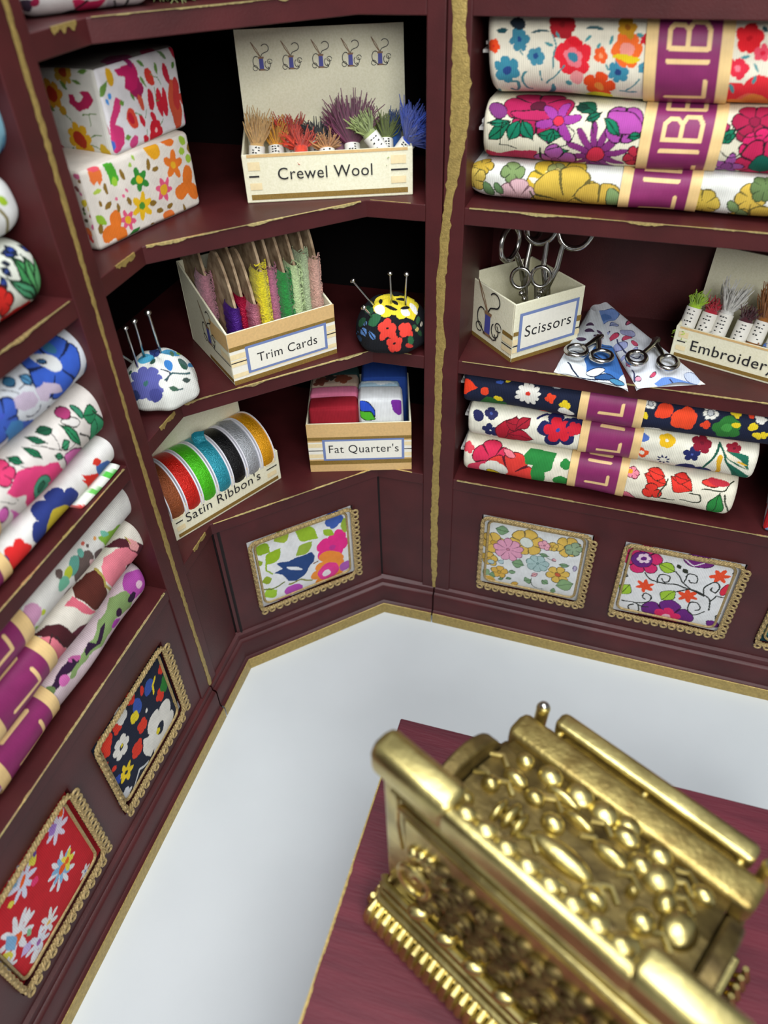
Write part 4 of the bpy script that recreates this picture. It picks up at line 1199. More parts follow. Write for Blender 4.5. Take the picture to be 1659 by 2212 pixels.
 'po2': ('e2e6ee', .003, .008, '''
E 2.491 0.857 2.632 0.742 0.104 7c9cdc 34487c
L 2.599 0.652 2.663 0.689 0.038 a8b4e0 34487c
E 2.623 0.544 2.664 0.501 0.04 d04868 40283c
E 2.712 0.505 2.753 0.47 0.042 d05070 40283c
E 2.769 0.406 2.807 0.418 0.043 d05070 40283c
E 2.716 0.683 2.76 0.782 0.021 b85070 40283c
E 2.683 0.557 2.789 0.579 0.06 b0b4e0 40406c
E 2.659 0.429 2.736 0.375 0.051 a8b0e0 40406c
E 2.776 0.324 2.812 0.315 0.046 a8b0e0 40406c
E 2.585 0.594 2.608 0.574 0.023 a8b0e0 40406c
L 2.753 0.169 2.775 0.18 0.039 d080a0 40283c
E 2.71 0.271 2.734 0.254 0.038 a8b0e0 40406c
E 2.913 0.077 2.938 0.062 0.032 d05070 40283c
E 2.823 0.017 2.857 0.035 0.03 e8a0b8 40283c
P 6c94dc 34487c 2.944 0.001 2.986 0.048 3.105 0.058 3.206 0.061 3.144 -0.052 2.995 -0.039
E 3.129 0.143 3.231 0.095 0.066 c8d4ec 34487c
S 0.009 404468 2.666 0.481 2.727 0.338 2.807 0.239 2.85 0.291
S 0.009 404468 3.034 0.036 3.085 -0.022 3.207 0.021
S 0.009 404468 2.792 0.112 2.825 0.002
E 2.526 0.77 2.602 0.795 0.05 5c84c8 -'''),
 'fqw': ('eceff2', .003, .008, '''
E -0.169 0.533 0.035 0.337 0.078 2c54d0 101c30
E -0.245 0.37 0.049 0.313 0.053 58c030 183018
E 0.212 0.563 0.252 0.448 0.046 7c2ca0 -'''),
 'tlb': ('ecebea', .004, .01, '''
P d82c64 301020 0.209 -0.115 0.373 -0.141 0.332 -0.246 0.24 -0.26
S 0.012 202020 0.212 -0.207 0.278 -0.126
E 0.186 -0.196 0.235 -0.3 0.044 282c34 -
E -0.026 -0.138 0.018 -0.15 0.049 4c3c50 -
E 0.389 -0.143 0.491 -0.35 0.044 c8c4cc -
S 0.012 404040 0.421 -0.148 0.434 -0.32
S 0.012 404040 0.485 -0.158 0.478 -0.253
E 0.016 -0.098 0.047 -0.111 0.024 a82450 -
E 0.326 -0.337 0.371 -0.325 0.028 c8c0c4 -'''),
 'pr3': ('14404a', .004, .01, '''
E 2.72 0.659 2.727 0.721 0.041 286c64 -
E 2.698 0.851 2.749 0.814 0.048 2c7c70 -
E 2.807 0.701 2.835 0.769 0.041 b8a458 -
E 2.786 0.662 2.821 0.707 0.031 3c8c74 -
E 2.796 0.901 2.871 0.863 0.039 c83c50 -
E 2.914 0.879 2.994 0.828 0.049 d8b048 -
E 2.966 0.965 3.027 0.921 0.038 3c8c74 -'''),
}
# ------------------------------------------------------------------ floor and cabinets
mb = MB(); mb.add([(-9, -13, 0), (12, -13, 0), (12, 6, 0), (-9, 6, 0)], [(0, 1, 2, 3)])
tag(mb.build('floor', FLOORM, smooth=False), kind='structure')

ZTOP = 5.95
def plinth_profile(): return [(.02, .41), (-.012, .39), (-.018, .345), (-.04, .335), (-.047, .32), (-.047, .165), (-.05, .14), (-.074, .125), (-.077, .11)]
def sweep(mb, path, prof_, mi=0, closed=False):
    """sweep (outward offset, z) profile along world xy path; offsets mitred; first entry nearest wall"""
    n = len(path); rows = []
    for i in range(n):
        p = np.array(path[i]); a = np.array(path[max(i-1, 0)]); b = np.array(path[min(i+1, n-1)])
        d1 = p-a if i > 0 else b-p; d2 = b-p if i < n-1 else p-a
        n1 = np.array([d1[1], -d1[0]])/np.linalg.norm(d1); n2 = np.array([d2[1], -d2[0]])/np.linalg.norm(d2)
        m = (n1+n2); m = m/np.linalg.norm(m); k = 1/max(m@n1, .3)
        rows.append([(p[0]+m[0]*k*-o, p[1]+m[1]*k*-o, z) for o, z in prof_])
    return mb.grid(np.array(rows), mi)
def xy(f, s, d): 
    q = fpt(f, s, d, 0); return (float(q[0]), float(q[1]))
def rag(name, f, s0, s1, z, wid, seed, parent, d=-.0035, mat_=None, smear=.09):
    """worn gilding along a shelf's front top edge: one thin uneven strip lying on face and top"""
    rnd = random.Random(seed); ss = np.arange(s0, s1, .014); n = len(ss); mb = MB()
    w_ = np.array([.0022+.0025*rnd.random() for _ in ss]); q = np.array([.003+.004*rnd.random() for _ in ss])
    k = 0
    while k < n:       # thicker smears here and there, thin worn lengths between
        L = rnd.randint(4, 16); m = min(k+L, n)
        if rnd.random() < smear:
            for j in range(k, m): w_[j] += wid*math.sin(math.pi*(j-k+.5)/L)**.6*(.5+.5*rnd.random())
        elif rnd.random() < .5:
            w_[k:m] *= .12; q[k:m] *= .15
        k = m
    rows = np.stack([fpt(f, ss, d, z-w_), fpt(f, ss, d, z+.0022), fpt(f, ss, q+.004, z+.0022)], 1)
    mb.grid(rows, 0)
    return mb.build(name, mat_ or GILT, parent)
def stripe(f, sfun, z0, z1, wfun, seed, d=-.004, dz=.03, th=.004):
    rnd = random.Random(seed); mb = MB(); zs = np.arange(z0, z1, dz); L = []; R = []
    for z in zs:
        c = sfun(z); w_ = wfun(z)*(1+.12*rnd.uniform(-1, 1))
        L.append(c-w_/2+.004*rnd.uniform(-1, 1)); R.append(c+w_/2+.004*rnd.uniform(-1, 1))
    rows = np.stack([fpt(f, L, 0*zs, zs), fpt(f, L, 0*zs+d, zs), fpt(f, (np.array(L)+R)/2, 0*zs+d-.003, zs), fpt(f, R, 0*zs+d, zs), fpt(f, R, 0*zs, zs)], 1)
    mb.grid(rows, 0, flip=True)
    return mb
def board_with_holes(mb, f, s0, s1, z0, z1, holes, d0=.012, th=.05):
    holes = sorted(holes); hz0 = min(h[2] for h in holes); hz1 = max(h[3] for h in holes)
    mb.box(f, s0, s1, d0, d0+th, z0, hz0); mb.box(f, s0, s1, d0, d0+th, hz1, z1)
    e = [s0]+[v for h in holes for v in (h[0], h[1])]+[s1]
    for a, b in zip(e[::2], e[1::2]): mb.box(f, a, b, d0, d0+th, hz0, hz1)
    return mb
def braid_trim(f, s0, s1, z0, z1, parent, seed=1, d=-.004):
    """twisted cord round the inset with small loops on its lower and right sides"""
    r = .014; c = .06; mb = MB()
    cs, cz = (s0+s1)/2, (z0+z1)/2; hs, hz = (s1-s0)/2-.012, (z1-z0)/2-.012
    path = []
    def corner(ax, az, a0):
        for k in range(5):
            a = math.radians(a0+90*k/4); path.append((ax+c*math.cos(a), az+c*math.sin(a)))
    corner(cs+hs-c, cz+hz-c, 0); corner(cs-hs+c, cz+hz-c, 90); corner(cs-hs+c, cz-hz+c, 180); corner(cs+hs-c, cz-hz+c, 270)
    P = []
    for (a, b) in zip(path, path[1:]+path[:1]):
        L = math.hypot(b[0]-a[0], b[1]-a[1]); n = max(1, int(L/.012))
        P += [(a[0]+(b[0]-a[0])*k/n, a[1]+(b[1]-a[1])*k/n) for k in range(n)]
    rnd = random.Random(seed); N = len(P); tot = N*.012
    for st in range(3):       # three plies
        pts = []
        for i, (s, z) in enumerate(P):
            ph = i*.012/.055*2*math.pi+st*2*math.pi/3
            nx, nz = s-cs, z-cz
            q = P[(i+1) % N]; tx, tz = q[0]-s, q[1]-z; l = math.hypot(tx, tz)+1e-9; nx, nz = -tz/l, tx/l
            pts.append(fpt(f, s+nx*r*.8*math.cos(ph), d+r*.8*math.sin(ph), z+nz*r*.8*math.cos(ph)+.003*math.sin(i*.11+seed)))
        mb.tube(pts, r*.62, 6, closed=True)
    inner = [fpt(f, cs+(s-cs)*(1-.045/hs), .022, cz+(z-cz)*(1-.04/hz)) for s, z in P]
    mb.tube(inner, .011, 6, closed=True)
    # loops
    def loop(s, z, a, L=.044, w=.023):
        pts = []
        for k in range(9):
            t = math.pi*2*k/9; u = (1-math.cos(t))/2*L; v = math.sin(t)*w
            pts.append(fpt(f, s+math.cos(a)*u-math.sin(a)*v, d-.008-.01*math.sin(t/2), z+math.sin(a)*u+math.cos(a)*v))
        mb.tube(pts, .0095, 5, closed=True)
    st = .060
    for z in np.arange(z0+.03, z1-.02, st): loop(s1-.012, z+.006*rnd.uniform(-1, 1), rnd.uniform(-.3, .1))
    for s in np.arange(s0+.03, s1-.02, st*1.15): loop(s, z0+.016, -math.pi/2+rnd.uniform(-.2, .2), .034)
    for z in np.arange(z0+.05, z1-.03, .06): loop(s0+.018, z, math.pi+.5, .012, .014)
    return mb.build('braid_trim', BRAID, parent)
PRINTS = PRINTS_RAW
def print_of(k):
    b, w_, ow, t = PRINTS[k]; return lambda P: paint(P, b, t, w_, max(ow, .0065))
RES = .0048
def pad_object(key, parent):
    sf = SURF[key]; s0, s1, z0, z1 = sf.box
    s = np.linspace(s0-.005, s1+.005, int((s1-s0)/RES)); t = np.linspace(z0-.005, z1+.005, int((z1-z0)/RES))
    S, T = np.meshgrid(s, t, indexing='ij')
    C = print_of(key)(np.stack([S.ravel(), T.ravel()], 1)).reshape(S.shape+(3,))
    return cloth_grid('fabric_panel', sf.S(S, T), C, np.stack([S, T], -1), CLOTH, parent)

def straight_cabinet(f, smin, smax, label, holes_keys, shelves, seed, post_at):
    """post_at: s of the seam side; the cabinet runs away from it"""
    root = empty('display_cabinet', tuple(fpt(f, (smin+smax)/2, 0, 0)), label, 'cabinet')
    pw = .135; dp = 1.05
    lo, hi = smin, smax
    for s0, s1 in ((lo, lo+pw), (hi-pw, hi)):
        MB().box(f, s0, s1, 0, dp, .34, ZTOP).build('side_panel', WOOD, root, smooth=False, bev=.006)
    MB().box(f, lo+pw, hi-pw, dp-.05, dp, .34, ZTOP).build('back_panel', WOOD, root, smooth=False)
    for z1_, z0_ in shelves:
        sh = MB().box(f, lo+pw-.002, hi-pw+.002, .004, dp-.05, z0_, z1_).build('shelf', WOOD, root, smooth=False, bev=.005)
        rag('gilded_edge', f, lo+pw+.03, hi-pw-.03, z1_, .012, seed+int(z1_*7), sh)
    MB().box(f, lo+pw-.002, hi-pw+.002, .0, dp-.05, ZTOP-.1, ZTOP).build('top_panel', WOOD, root, smooth=False, bev=.005)
    holes = [SURF[k].box for k in holes_keys]
    holes = [(b[0]-.012, b[1]+.012, b[2]-.02, b[3]+.02) for b in holes]
    mb = board_with_holes(MB(), f, lo+pw, hi-pw, .37, ZD0, holes)
    mb.build('front_board', WOOD, root, smooth=False)
    MB().box(f, lo+pw, hi-pw, .075, .09, .37, ZD0).build('backing_board', mat('dark_backing', '140a0c', rough=.8), root, smooth=False)
    for k in holes_keys:
        p_ = pad_object(k, root); b = SURF[k].box
        braid_trim(f, b[0]-.01, b[1]+.01, b[2]-.015, b[3]+.015, p_, seed+len(k))
    return root

XR = 4.2
sh_r = [(5.86, 5.76), (ZA1, ZA0), (ZB1, ZB0), (ZC1, ZC0), (ZD1, ZD0)]
rc = straight_cabinet('R', 0.002, XR, 'right-hand burgundy shelf cabinet with yellow floral and scroll print insets in its base', ['pr1', 'pr2', 'pr3'], sh_r[1:], 5, 'lo')
lc = straight_cabinet('L', -4.2, -.002, 'left-hand burgundy shelf cabinet seen at a steep angle, with navy and red floral insets', ['pl1', 'pl2'], sh_r[1:], 9, 'hi')
# plinths of the straight cabinets
for f, a, b, root, seed in (('R', 0.012, XR, rc, 3), ('L', -4.2, -.01, lc, 4)):
    mb = MB(); sweep(mb, [xy(f, a, 0), xy(f, b, 0)], plinth_profile()); 
    mb.box(f, a, b, .0, .5, 0.0, .335)
    mb.build('plinth_moulding', WOOD, root, ang=50)
    mb = MB(); sweep(mb, [xy(f, a, 0), xy(f, b, 0)], [(-.066, .13), (-.079, .118), (-.081, .1), (-.081, 0)]); mb.build('gilded_foot', GOLD, root)

# corner cabinet
cc = empty('corner_cabinet', (0.3, -.3, 0), 'burgundy corner shelf cabinet between the two straight cabinets, one floral inset in its base', 'cabinet')
K2, K1 = (0., -1.), (1., 0.)
PL = xy('L', -.0, 0); PR = (1.493, 0.)
D_ = 1.05
def off(p, dx, dy): return (p[0]+dx, p[1]+dy)
def front_path(e=0.):   # from left seam to right seam, offset e inward
    t8 = math.tan(math.pi/8)*e
    return [(PL[0]-e, PL[1]), (K2[0]-e, K2[1]+t8), (K1[0]-t8, K1[1]+e), (PR[0], PR[1]+e)]
pw = .11
fp_in = lambda e: [(PL[0]-e, PL[1]+pw), front_path(e)[1], front_path(e)[2], (PR[0]-pw, PR[1]+e)]
MB().prism([(PR[0]-pw, 0), (PR[0]-.004, 0), (PR[0]-.004, D_), (PR[0]-pw, D_)], .34, ZTOP).build('side_panel', WOOD, cc, smooth=False, bev=.006)
MB().prism([(PL[0], PL[1]+.004), (PL[0], PL[1]+pw), (-D_, PL[1]+pw), (-D_, PL[1]+.004)], .34, ZTOP).build('side_panel', WOOD, cc, smooth=False, bev=.006)
DARK = mat('shaded_interior', '060405', rough=.8, spec=.1)  # near-black holds the deep shade at the back of the corner cabinet
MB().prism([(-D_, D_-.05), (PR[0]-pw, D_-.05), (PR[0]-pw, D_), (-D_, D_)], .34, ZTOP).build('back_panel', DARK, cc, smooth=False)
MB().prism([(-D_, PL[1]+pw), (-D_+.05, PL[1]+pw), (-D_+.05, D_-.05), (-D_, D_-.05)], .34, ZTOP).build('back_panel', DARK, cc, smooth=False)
for i, (z1_, z0_) in enumerate([(ZTOP, ZTOP-.1)]+sh_r[1:]):
    e = .004
    pts = fp_in(e)+[(PR[0]-pw, D_-.05), (-D_+.05, D_-.05), (-D_+.05, PL[1]+pw)]
    sh = MB().prism(pts, z0_, z1_).build('shelf' if i else 'top_panel', WOOD, cc, smooth=False, bev=.005)
    if i:
        rag('gilded_edge', 'C', .02, 1.39, z1_, .014, 20+i, sh, smear=.16)
        rag('gilded_edge', 'R', -.47, -.2, z1_, .010, 30+i, sh, d=.0)
        rag('gilded_edge', 'L', .26, .46, z1_, .035, 40+i, sh, d=.0, mat_=GOLD, smear=.9)
bb = board_with_holes(MB(), 'C', .006, 1.411, .37, ZD0, [(.238, 1.172, .555, 1.365)])
bb.build('front_board', WOOD, cc, smooth=False)
MB().box('C', 0, 1.41, .075, .09, .37, ZD0).build('backing_board', MATS['dark_backing'], cc, smooth=False)
MB().box('R', -.492, -.115, .012, .05, .37, ZD0).build('side_board', WOOD, cc, smooth=False)
MB().box('L', .118, .535, .012, .05, .37, ZD0).build('side_board', WOOD, cc, smooth=False)
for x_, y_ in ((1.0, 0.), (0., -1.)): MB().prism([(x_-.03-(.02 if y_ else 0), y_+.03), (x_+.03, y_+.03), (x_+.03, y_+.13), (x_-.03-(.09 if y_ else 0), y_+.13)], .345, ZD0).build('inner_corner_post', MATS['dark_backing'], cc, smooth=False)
p_ = pad_object('pc', cc); braid_trim('C', .24, 1.17, .56, 1.36, p_, 3)
mb = MB(); pth = [(PL[0], PL[1]+.004), K2, K1, (PR[0]-.004, 0.)]
sweep(mb, pth, plinth_profile()); 
mb.prism([pth[0], pth[1], pth[2], pth[3], (PR[0], .5), (-.5, .5), (-.5, PL[1])], 0, .335)
mb.build('plinth_moulding', WOOD, cc, ang=50)
mb = MB(); sweep(mb, pth, [(-.066, .13), (-.079, .118), (-.081, .1), (-.081, 0)]); mb.build('gilded_foot', GOLD, cc)
# gilded seams between the cabinets (painted on the posts)
SZ = [.4, .6, 1.2, 2.0, 2.7, 2.85, 3.0, 3.3, 3.8, 4.15, 4.45, 4.7, 5.0, 6.0]
def wR(z): return float(np.interp(z, SZ, [.025, .05, .06, .055, .05, .07, .045, .065, .05, .095, .11, .075, .07, .07]))
stripe('R', lambda z: float(np.interp(z, SZ, [.0, .0, -.01, .0, .0, .012, .0, .0, .035, .085, .09, .07, .06, .06])), .40, ZTOP-.02, wR, 7, d=-.003).build('gilded_seam', GOLD, cc)
def wL(z): return .034+.007*math.sin(z*3.1+1)+.006*math.sin(z*1.3)
stripe('L', lambda z: .004+.012*math.sin(z*1.1+2), .40, ZTOP-.02, wL, 8, d=-.003).build('gilded_seam', GOLD, cc)

# counter in front
mb = MB(); mb.box('W', 1.80, 4.6, -5.2, -2.105, 1.40, 1.50)
ct = empty('shop_counter', (3.2, -3.6, 0), 'burgundy painted counter in the foreground with the brass till standing on it', 'counter')
CW = mat('counter_paint', '622430', rough=.55, spec=.3, col2='501c28', nscale=5, stretch=(.25, 2.5, 1), bump=.3, bscale=40)
mb.build('counter_top', CW, ct, smooth=False, bev=.008)
MB().box('W', 1.9, 4.5, -5.1, -2.2, .0, 1.40).build('counter_body', CW, ct, smooth=False, bev=.008)
FR['cl'] = ((1.8, -5.2), (0., 1.), (-1., 0.))
FR['cl'] = ((1.8, -2.2), (0., -1.), (1., 0.))
rag('gilded_edge', 'cl', .0, 2.9, 1.50, .008, 77, ct, d=-.003, mat_=GOLD, smear=.2)

# ------------------------------------------------------------------ fabric bolts with paper bands
_b = PRINTS['lb1']; PRINTS['lb1'] = _b[:3]+('F -.80 .02 .12 5 .15 20 4468d0 1c2850 5c90d8 0\nE -.70 -.12 -.62 -.1 .04 5ca0d0 1c3050\nF -.98 -.08 .10 6 .2 0 5c98d0 1c3050 4060c8 0\nF -.93 .14 .07 5 .2 0 d8c8e0 403850 d8c8e0 0\n'+_b[3],)
LET = {'L': [(0, 1, 0, 0, .5, 0)], 'I': [(.05, 0, .05, 1)], 'B': [(0, 0, 0, 1, .4, 1, .52, .88, .52, .66, .4, .54, 0, .54), (.4, .54, .6, .42, .6, .12, .42, 0, 0, 0)],
       'E': [(.5, 0, 0, 0, 0, 1, .5, 1), (0, .5, .42, .5)], 'R': [(0, 0, 0, 1, .4, 1, .55, .85, .55, .65, .4, .5, 0, .5), (.3, .5, .58, 0)], 'T': [(.3, 0, .3, 1), (0, 1, .6, 1)], 'Y': [(.3, 0, .3, .5), (0, 1, .3, .5, .6, 1)]}
ADV = {'L': .92, 'I': .34, 'B': .82, 'E': .74, 'R': .8, 'T': .8, 'Y': .8}
def band_text(sc, t0, h, th=.022):
    """LIBERTY running up the band: reading direction +t, letter tops toward -s"""
    out = []; x = t0
    for ch in 'LIBERTY':   # narrower letters spaced further apart where the band is short
        for st in LET[ch]:
            pts = []
            for a, b in zip(st[::2], st[1::2]): pts += ['%.4f' % (sc+h/2-b*h), '%.4f' % (x+a*h)]
            out.append('T %.4f e6c48c ' % th+' '.join(pts))
        x += ADV[ch]*h*(1.25 if h < .16 else 1.0)
    return '\n'.join(out)
def make_bolt(key, label, loc_s, band=None, text0=None, th=.2, group=None, core=True, name='fabric_bolt'):
    sf = SURF[key]
    base = sf.S(np.array(loc_s), np.array(-sf.q))
    root = empty(name, tuple(map(float, base)), label, 'fabric', group)
    ns = int((sf.s1-sf.s0)/RES); s = np.linspace(sf.s0, sf.s1, ns)
    ta = np.arange(-sf.q, sf.q+.42, RES)
    tb = np.linspace(sf.q+.42, sf.tm, 6); tc_ = np.linspace(-sf.tm, -sf.q-.02, 7)[1:]
    t = np.concatenate([tc_, ta, tb[1:]])
    S, T = np.meshgrid(s, t, indexing='ij')
    SS = S                     # the print repeats along the cloth
    if key[:2] in ('lb', 'lc'): SS = np.where(S < -1.25, -.1-np.mod(-S-1.25, .95), S)
    if key[:2] == 'la': SS = np.where(S < -.55, -.12-np.mod(-S-.55, .43), S)
    C = print_of(key)(np.stack([SS.ravel(), T.ravel()], 1)).reshape(S.shape+(3,))
    cloth_grid('folded_cloth', sf.S(S, T), C, np.stack([S, T], -1), CLOTH, root, closed_t=True, caps=True)
    if band:
        b0, b1 = band
        s = np.linspace(b0, b1, int((b1-b0)/.0055)); t = np.arange(-sf.q-.12, sf.q+.45, .0055)
        S, T = np.meshgrid(s, t, indexing='ij')
        w_ = b1-b0; e = w_*.14
        txt = 'P 822c60 - %f -9 %f -9 %f 9 %f 9\n' % (b0+e, b1-e, b1-e, b0+e)
        txt += band_text((b0+b1)/2, text0, th)
        C = paint(np.stack([S.ravel(), T.ravel()], 1), 'e2c288', txt, 0.0, 0).reshape(S.shape+(3,))
        G = sf.S(S, T, .010)
        cloth_grid('paper_band', G, C, np.stack([S, T], -1), PAPER, root)
    if core:
        zc = (sf.z0+sf.z1)/2
        for a, b, k in ((sf.s0-.045, sf.s0+.3, -.01), (sf.s0-.03, sf.s0+.3, .03)):
            m_ = MB(); m_.box(sf.f, a, b, sf.d0+.12, sf.d0+sf.W-.1, zc+k-.008, zc+k+.008)
            m_.build('cardboard_core', CARDW, root, smooth=False)
    return root
g_r = 'paper-banded fabric bolts'
make_bolt('rt', 'thick cream fabric with red and teal painted flowers, top of its stack', 1.2, (1.03, 1.45), -.187, .19)
make_bolt('rm', 'folded cream fabric with outlined purple daisies and magenta poppies, in the middle of its stack', 1.2, (1.08, 1.50), -.225, .19)
make_bolt('rl', 'thin folded white fabric with mustard yellow flowers, lying under the purple daisy fabric', 1.2, (1.02, 1.45), -.11, .18)
make_bolt('r1', 'folded navy fabric with orange-red poppies and white daisies, top of the stack beneath the scissors', 1.2, (1.0, 1.43), -.008, .15)
make_bolt('r2', 'folded cream fabric with red clover flowers, between the navy and the red tulip fabrics', 1.2, (1.04, 1.46), -.055, .15)
make_bolt('r3', 'folded cream fabric with red tulips and pink flowers, bottom of the stack beneath the scissors', 1.2, (1.005, 1.42), -.03, .15)
make_bolt('la1', 'pale blue fabric bolt end with dark blue blotches, at the photo\'s upper left edge', -.6, core=False)
make_bolt('la2', 'white fabric bolt end with olive stems, under the pale blue one', -.6, core=False)
make_bolt('la3', 'fabric bolt end with green fronds, blue petals and red below, under the olive-stemmed one', -.6, core=False)
make_bolt('lb1', 'plump folded white fabric with a big cornflower blue bloom, topmost on its shelf', -.6, core=False, band=(-1.62, -1.17), text0=-.1)
make_bolt('lb2', 'folded white fabric with pink poppies and green leaves, under the cornflower blue one', -.6, core=False, band=(-1.50, -1.055), text0=-.1)
make_bolt('lb3', 'folded white fabric with navy and scarlet flowers, under the pink poppy one', -.6, core=False, band=(-1.54, -1.10), text0=-.1)
make_bolt('lc1', 'folded white fabric with sage, green and lilac blotches, topmost on the left cabinet\'s bottom shelf', -.6, core=False, band=(-1.66, -1.14), text0=-.02)
make_bolt('lc2', 'folded fabric with large dusky pink and maroon petals, under the sage blotched one', -.6, core=False, band=(-1.62, -1.10), text0=-.02)
make_bolt('lc3', 'folded fabric with moss green, dark plum and violet marks, lowest of its stack', -.6, core=False, band=(-1.72, -1.21), text0=-.06)
make_bolt('tlb', 'white fabric bolt end with a crimson flower, in the photo\'s top left corner', .2, core=False)
# thin bright green fabric squeezed under the navy and scarlet one
m_ = MB(); sf = Bolt('L', -.55, -.16, 2.737, 2.768, .03, W=.6, taper=((.05, .6), (.04, .5)), ph=.3)
S, T = np.meshgrid(np.linspace(sf.s0, sf.s1, 160), np.linspace(-sf.tm, sf.tm, 41)[:-1], indexing='ij')
C = paint(np.stack([S.ravel(), T.ravel()], 1), 'ecefe6', '\n'.join('E %.3f -.02 %.3f .03 .03 %s -' % (-.2-.16*k, -.28-.16*k, ['58c84c', '6cc85c', 'd84848', '58b850'][k % 4]) for k in range(10))).reshape(S.shape+(3,))
o = cloth_grid('fabric_bolt', sf.S(S, T), C, np.stack([S, T], -1), CLOTH, None, closed_t=True, caps=True)
tag(o, 'thin white fabric edge with bright green and red dashes, squashed under the scarlet flowered one', 'fabric')

# ------------------------------------------------------------------ fabric covered boxes
def covered(keys, bx, name, label, cat, loc, extra=None):
    root = empty(name, loc, label, cat)
    return root
def soft_block(bx, name, parent, fronts, plain, matl=None):
    """whole soft block as one mesh; printed faces dense, others coarse"""
    Vs = []; Fs = []; Cs = []; Us = []; b = 0
    W, D, H = bx.W, bx.D, bx.H
    for k in 'flrtbu':
        dims = {'f': (W, H), 'b': (W, H), 'l': (D, H), 'r': (D, H), 't': (W, D), 'u': (W, D)}[k]
        pf = fronts.get(k); st = RES if pf else .02
        n0, n1 = max(8, int(dims[0]/st)), max(8, int(dims[1]/st))
        S, T = np.meshgrid(np.linspace(0, dims[0], n0), np.linspace(0, dims[1], n1), indexing='ij')
        if k == 'u': G = bx.pos(S, T, 0.)
        else: G = Face(bx, k).S(S, T)
        P = np.stack([S.ravel(), T.ravel()], 1)
        C = pf(P) if pf else plain(P)
        i = np.arange(n0-1)[:, None]; j = np.arange(n1-1)[None, :]
        F = np.stack([i*n1+j, (i+1)*n1+j, (i+1)*n1+j+1, i*n1+j+1], -1).reshape(-1, 4)
        if k in 'lbu': F = F[:, ::-1]
        Vs.append(G.reshape(-1, 3)); Fs.append(F+b); Cs.append(C); Us.append(P); b += n0*n1
    V, F, C, U = np.vstack(Vs), np.vstack(Fs), np.vstack(Cs), np.vstack(Us)
    me = bpy.data.meshes.new(name); me.from_pydata(V.tolist(), [], F.tolist()); me.materials.append(matl or CLOTH)
    ca = me.color_attributes.new('Col', 'FLOAT_COLOR', 'POINT')
    ca.data.foreach_set('color', np.hstack([C, np.ones((len(C), 1))]).astype(np.float32).ravel())
    ul = me.uv_layers.new(name='UVMap'); idx = np.empty(len(me.loops), np.int32); me.loops.foreach_get('vertex_index', idx)
    ul.data.foreach_set('uv', U[idx].astype(np.float32).ravel())
    me.polygons.foreach_set('use_smooth', [True]*len(me.polygons)); me.update()
    o = link(name, me, parent)
    return o
def plainc(h, t=''): return lambda P: paint(P, h, t)
o = soft_block(BOXES['bx2'], 'covered_box', None, {'f': print_of('bx2f'), 'l': print_of('bx2l')}, plainc('e2d8cc'))  # left print is a dimmer copy, side shade put into its colours
tag(o, 'cream cloth-covered box with orange, yellow and green star flowers, under the red-flowered box', 'box')
o = soft_block(BOXES['bx1'], 'covered_box', None, {'f': print_of('bx1f'), 'l': print_of('bx1l'), 't': print_of('bx1t')}, plainc('dcdad4'))  # left and top prints darkened, shade put into the white cloth's colour
tag(o, 'white cloth-covered box with red and magenta brushstroke flowers, stacked on the star-flowered box', 'box')
o = soft_block(BOXES['rb'], 'covered_box', None, {'l': print_of('rbf'), 'f': lambda P: paint(P, 'c8202c', PRINTS['rbf'][3])}, plainc('c8202c'))
tag(o, 'red cloth-covered box with pale blue flowers, cut off by the photo\'s right edge', 'box')

# ------------------------------------------------------------------ card boxes with printed fronts and lettering
TAN = mat('tan_print', 'd9b47a', rough=.6, noise=.12, nscale=60); GOLDP = mat('gold_print', '9a7c3c', rough=.5, metal=.25, noise=.3, nscale=120)
YEL = mat('pale_yellow_print', 'eedcae', rough=.6, noise=.1, nscale=40); BLUEP = mat('blue_print', '6f82b4', rough=.6); INK = mat('black_ink', '1c1c20', rough=.6)
PLBL = mat('plain_label', 'eceade', rough=.55, noise=.05, nscale=60); BLUSP = mat('spool_blue', '4c50a0', rough=.6); BRNP = mat('brown_print', '8c6c50', rough=.6)
def rects(mb, P, L):
    """P(x,y)->point on the face plane; L list of (x0,y0,x1,y1,mi,offset)"""
    for x0, y0, x1, y1, mi, of in L:
        mb.add([P(x0, y0, of), P(x1, y0, of), P(x1, y1, of), P(x0, y1, of)], [(0, 1, 2, 3)], mi)
def letters(txt, P, cx, cy, size, parent, italic=0., sx=1.):
    cu = bpy.data.curves.new('lettering', 'FONT'); cu.body = txt; cu.size = 1; cu.align_x = 'CENTER'; cu.space_character = 1.06; cu.resolution_u = 4
    ob = bpy.data.objects.new('tmp', cu); COL.objects.link(ob)
    dg = bpy.context.evaluated_depsgraph_get(); dg.update()
    me0 = ob.evaluated_get(dg).to_mesh()
    vs = [tuple(v.co) for v in me0.vertices]; fs = [tuple(p.vertices) for p in me0.polygons]
    ob.evaluated_get(dg).to_mesh_clear(); bpy.data.objects.remove(ob); bpy.data.curves.remove(cu)
    mb = MB(); mb.add([P(cx+(v[0]*sx)*size, cy+v[1]*size, .006) for v in vs], fs, 0)
    return mb.build('lettering', INK, parent, smooth=False)
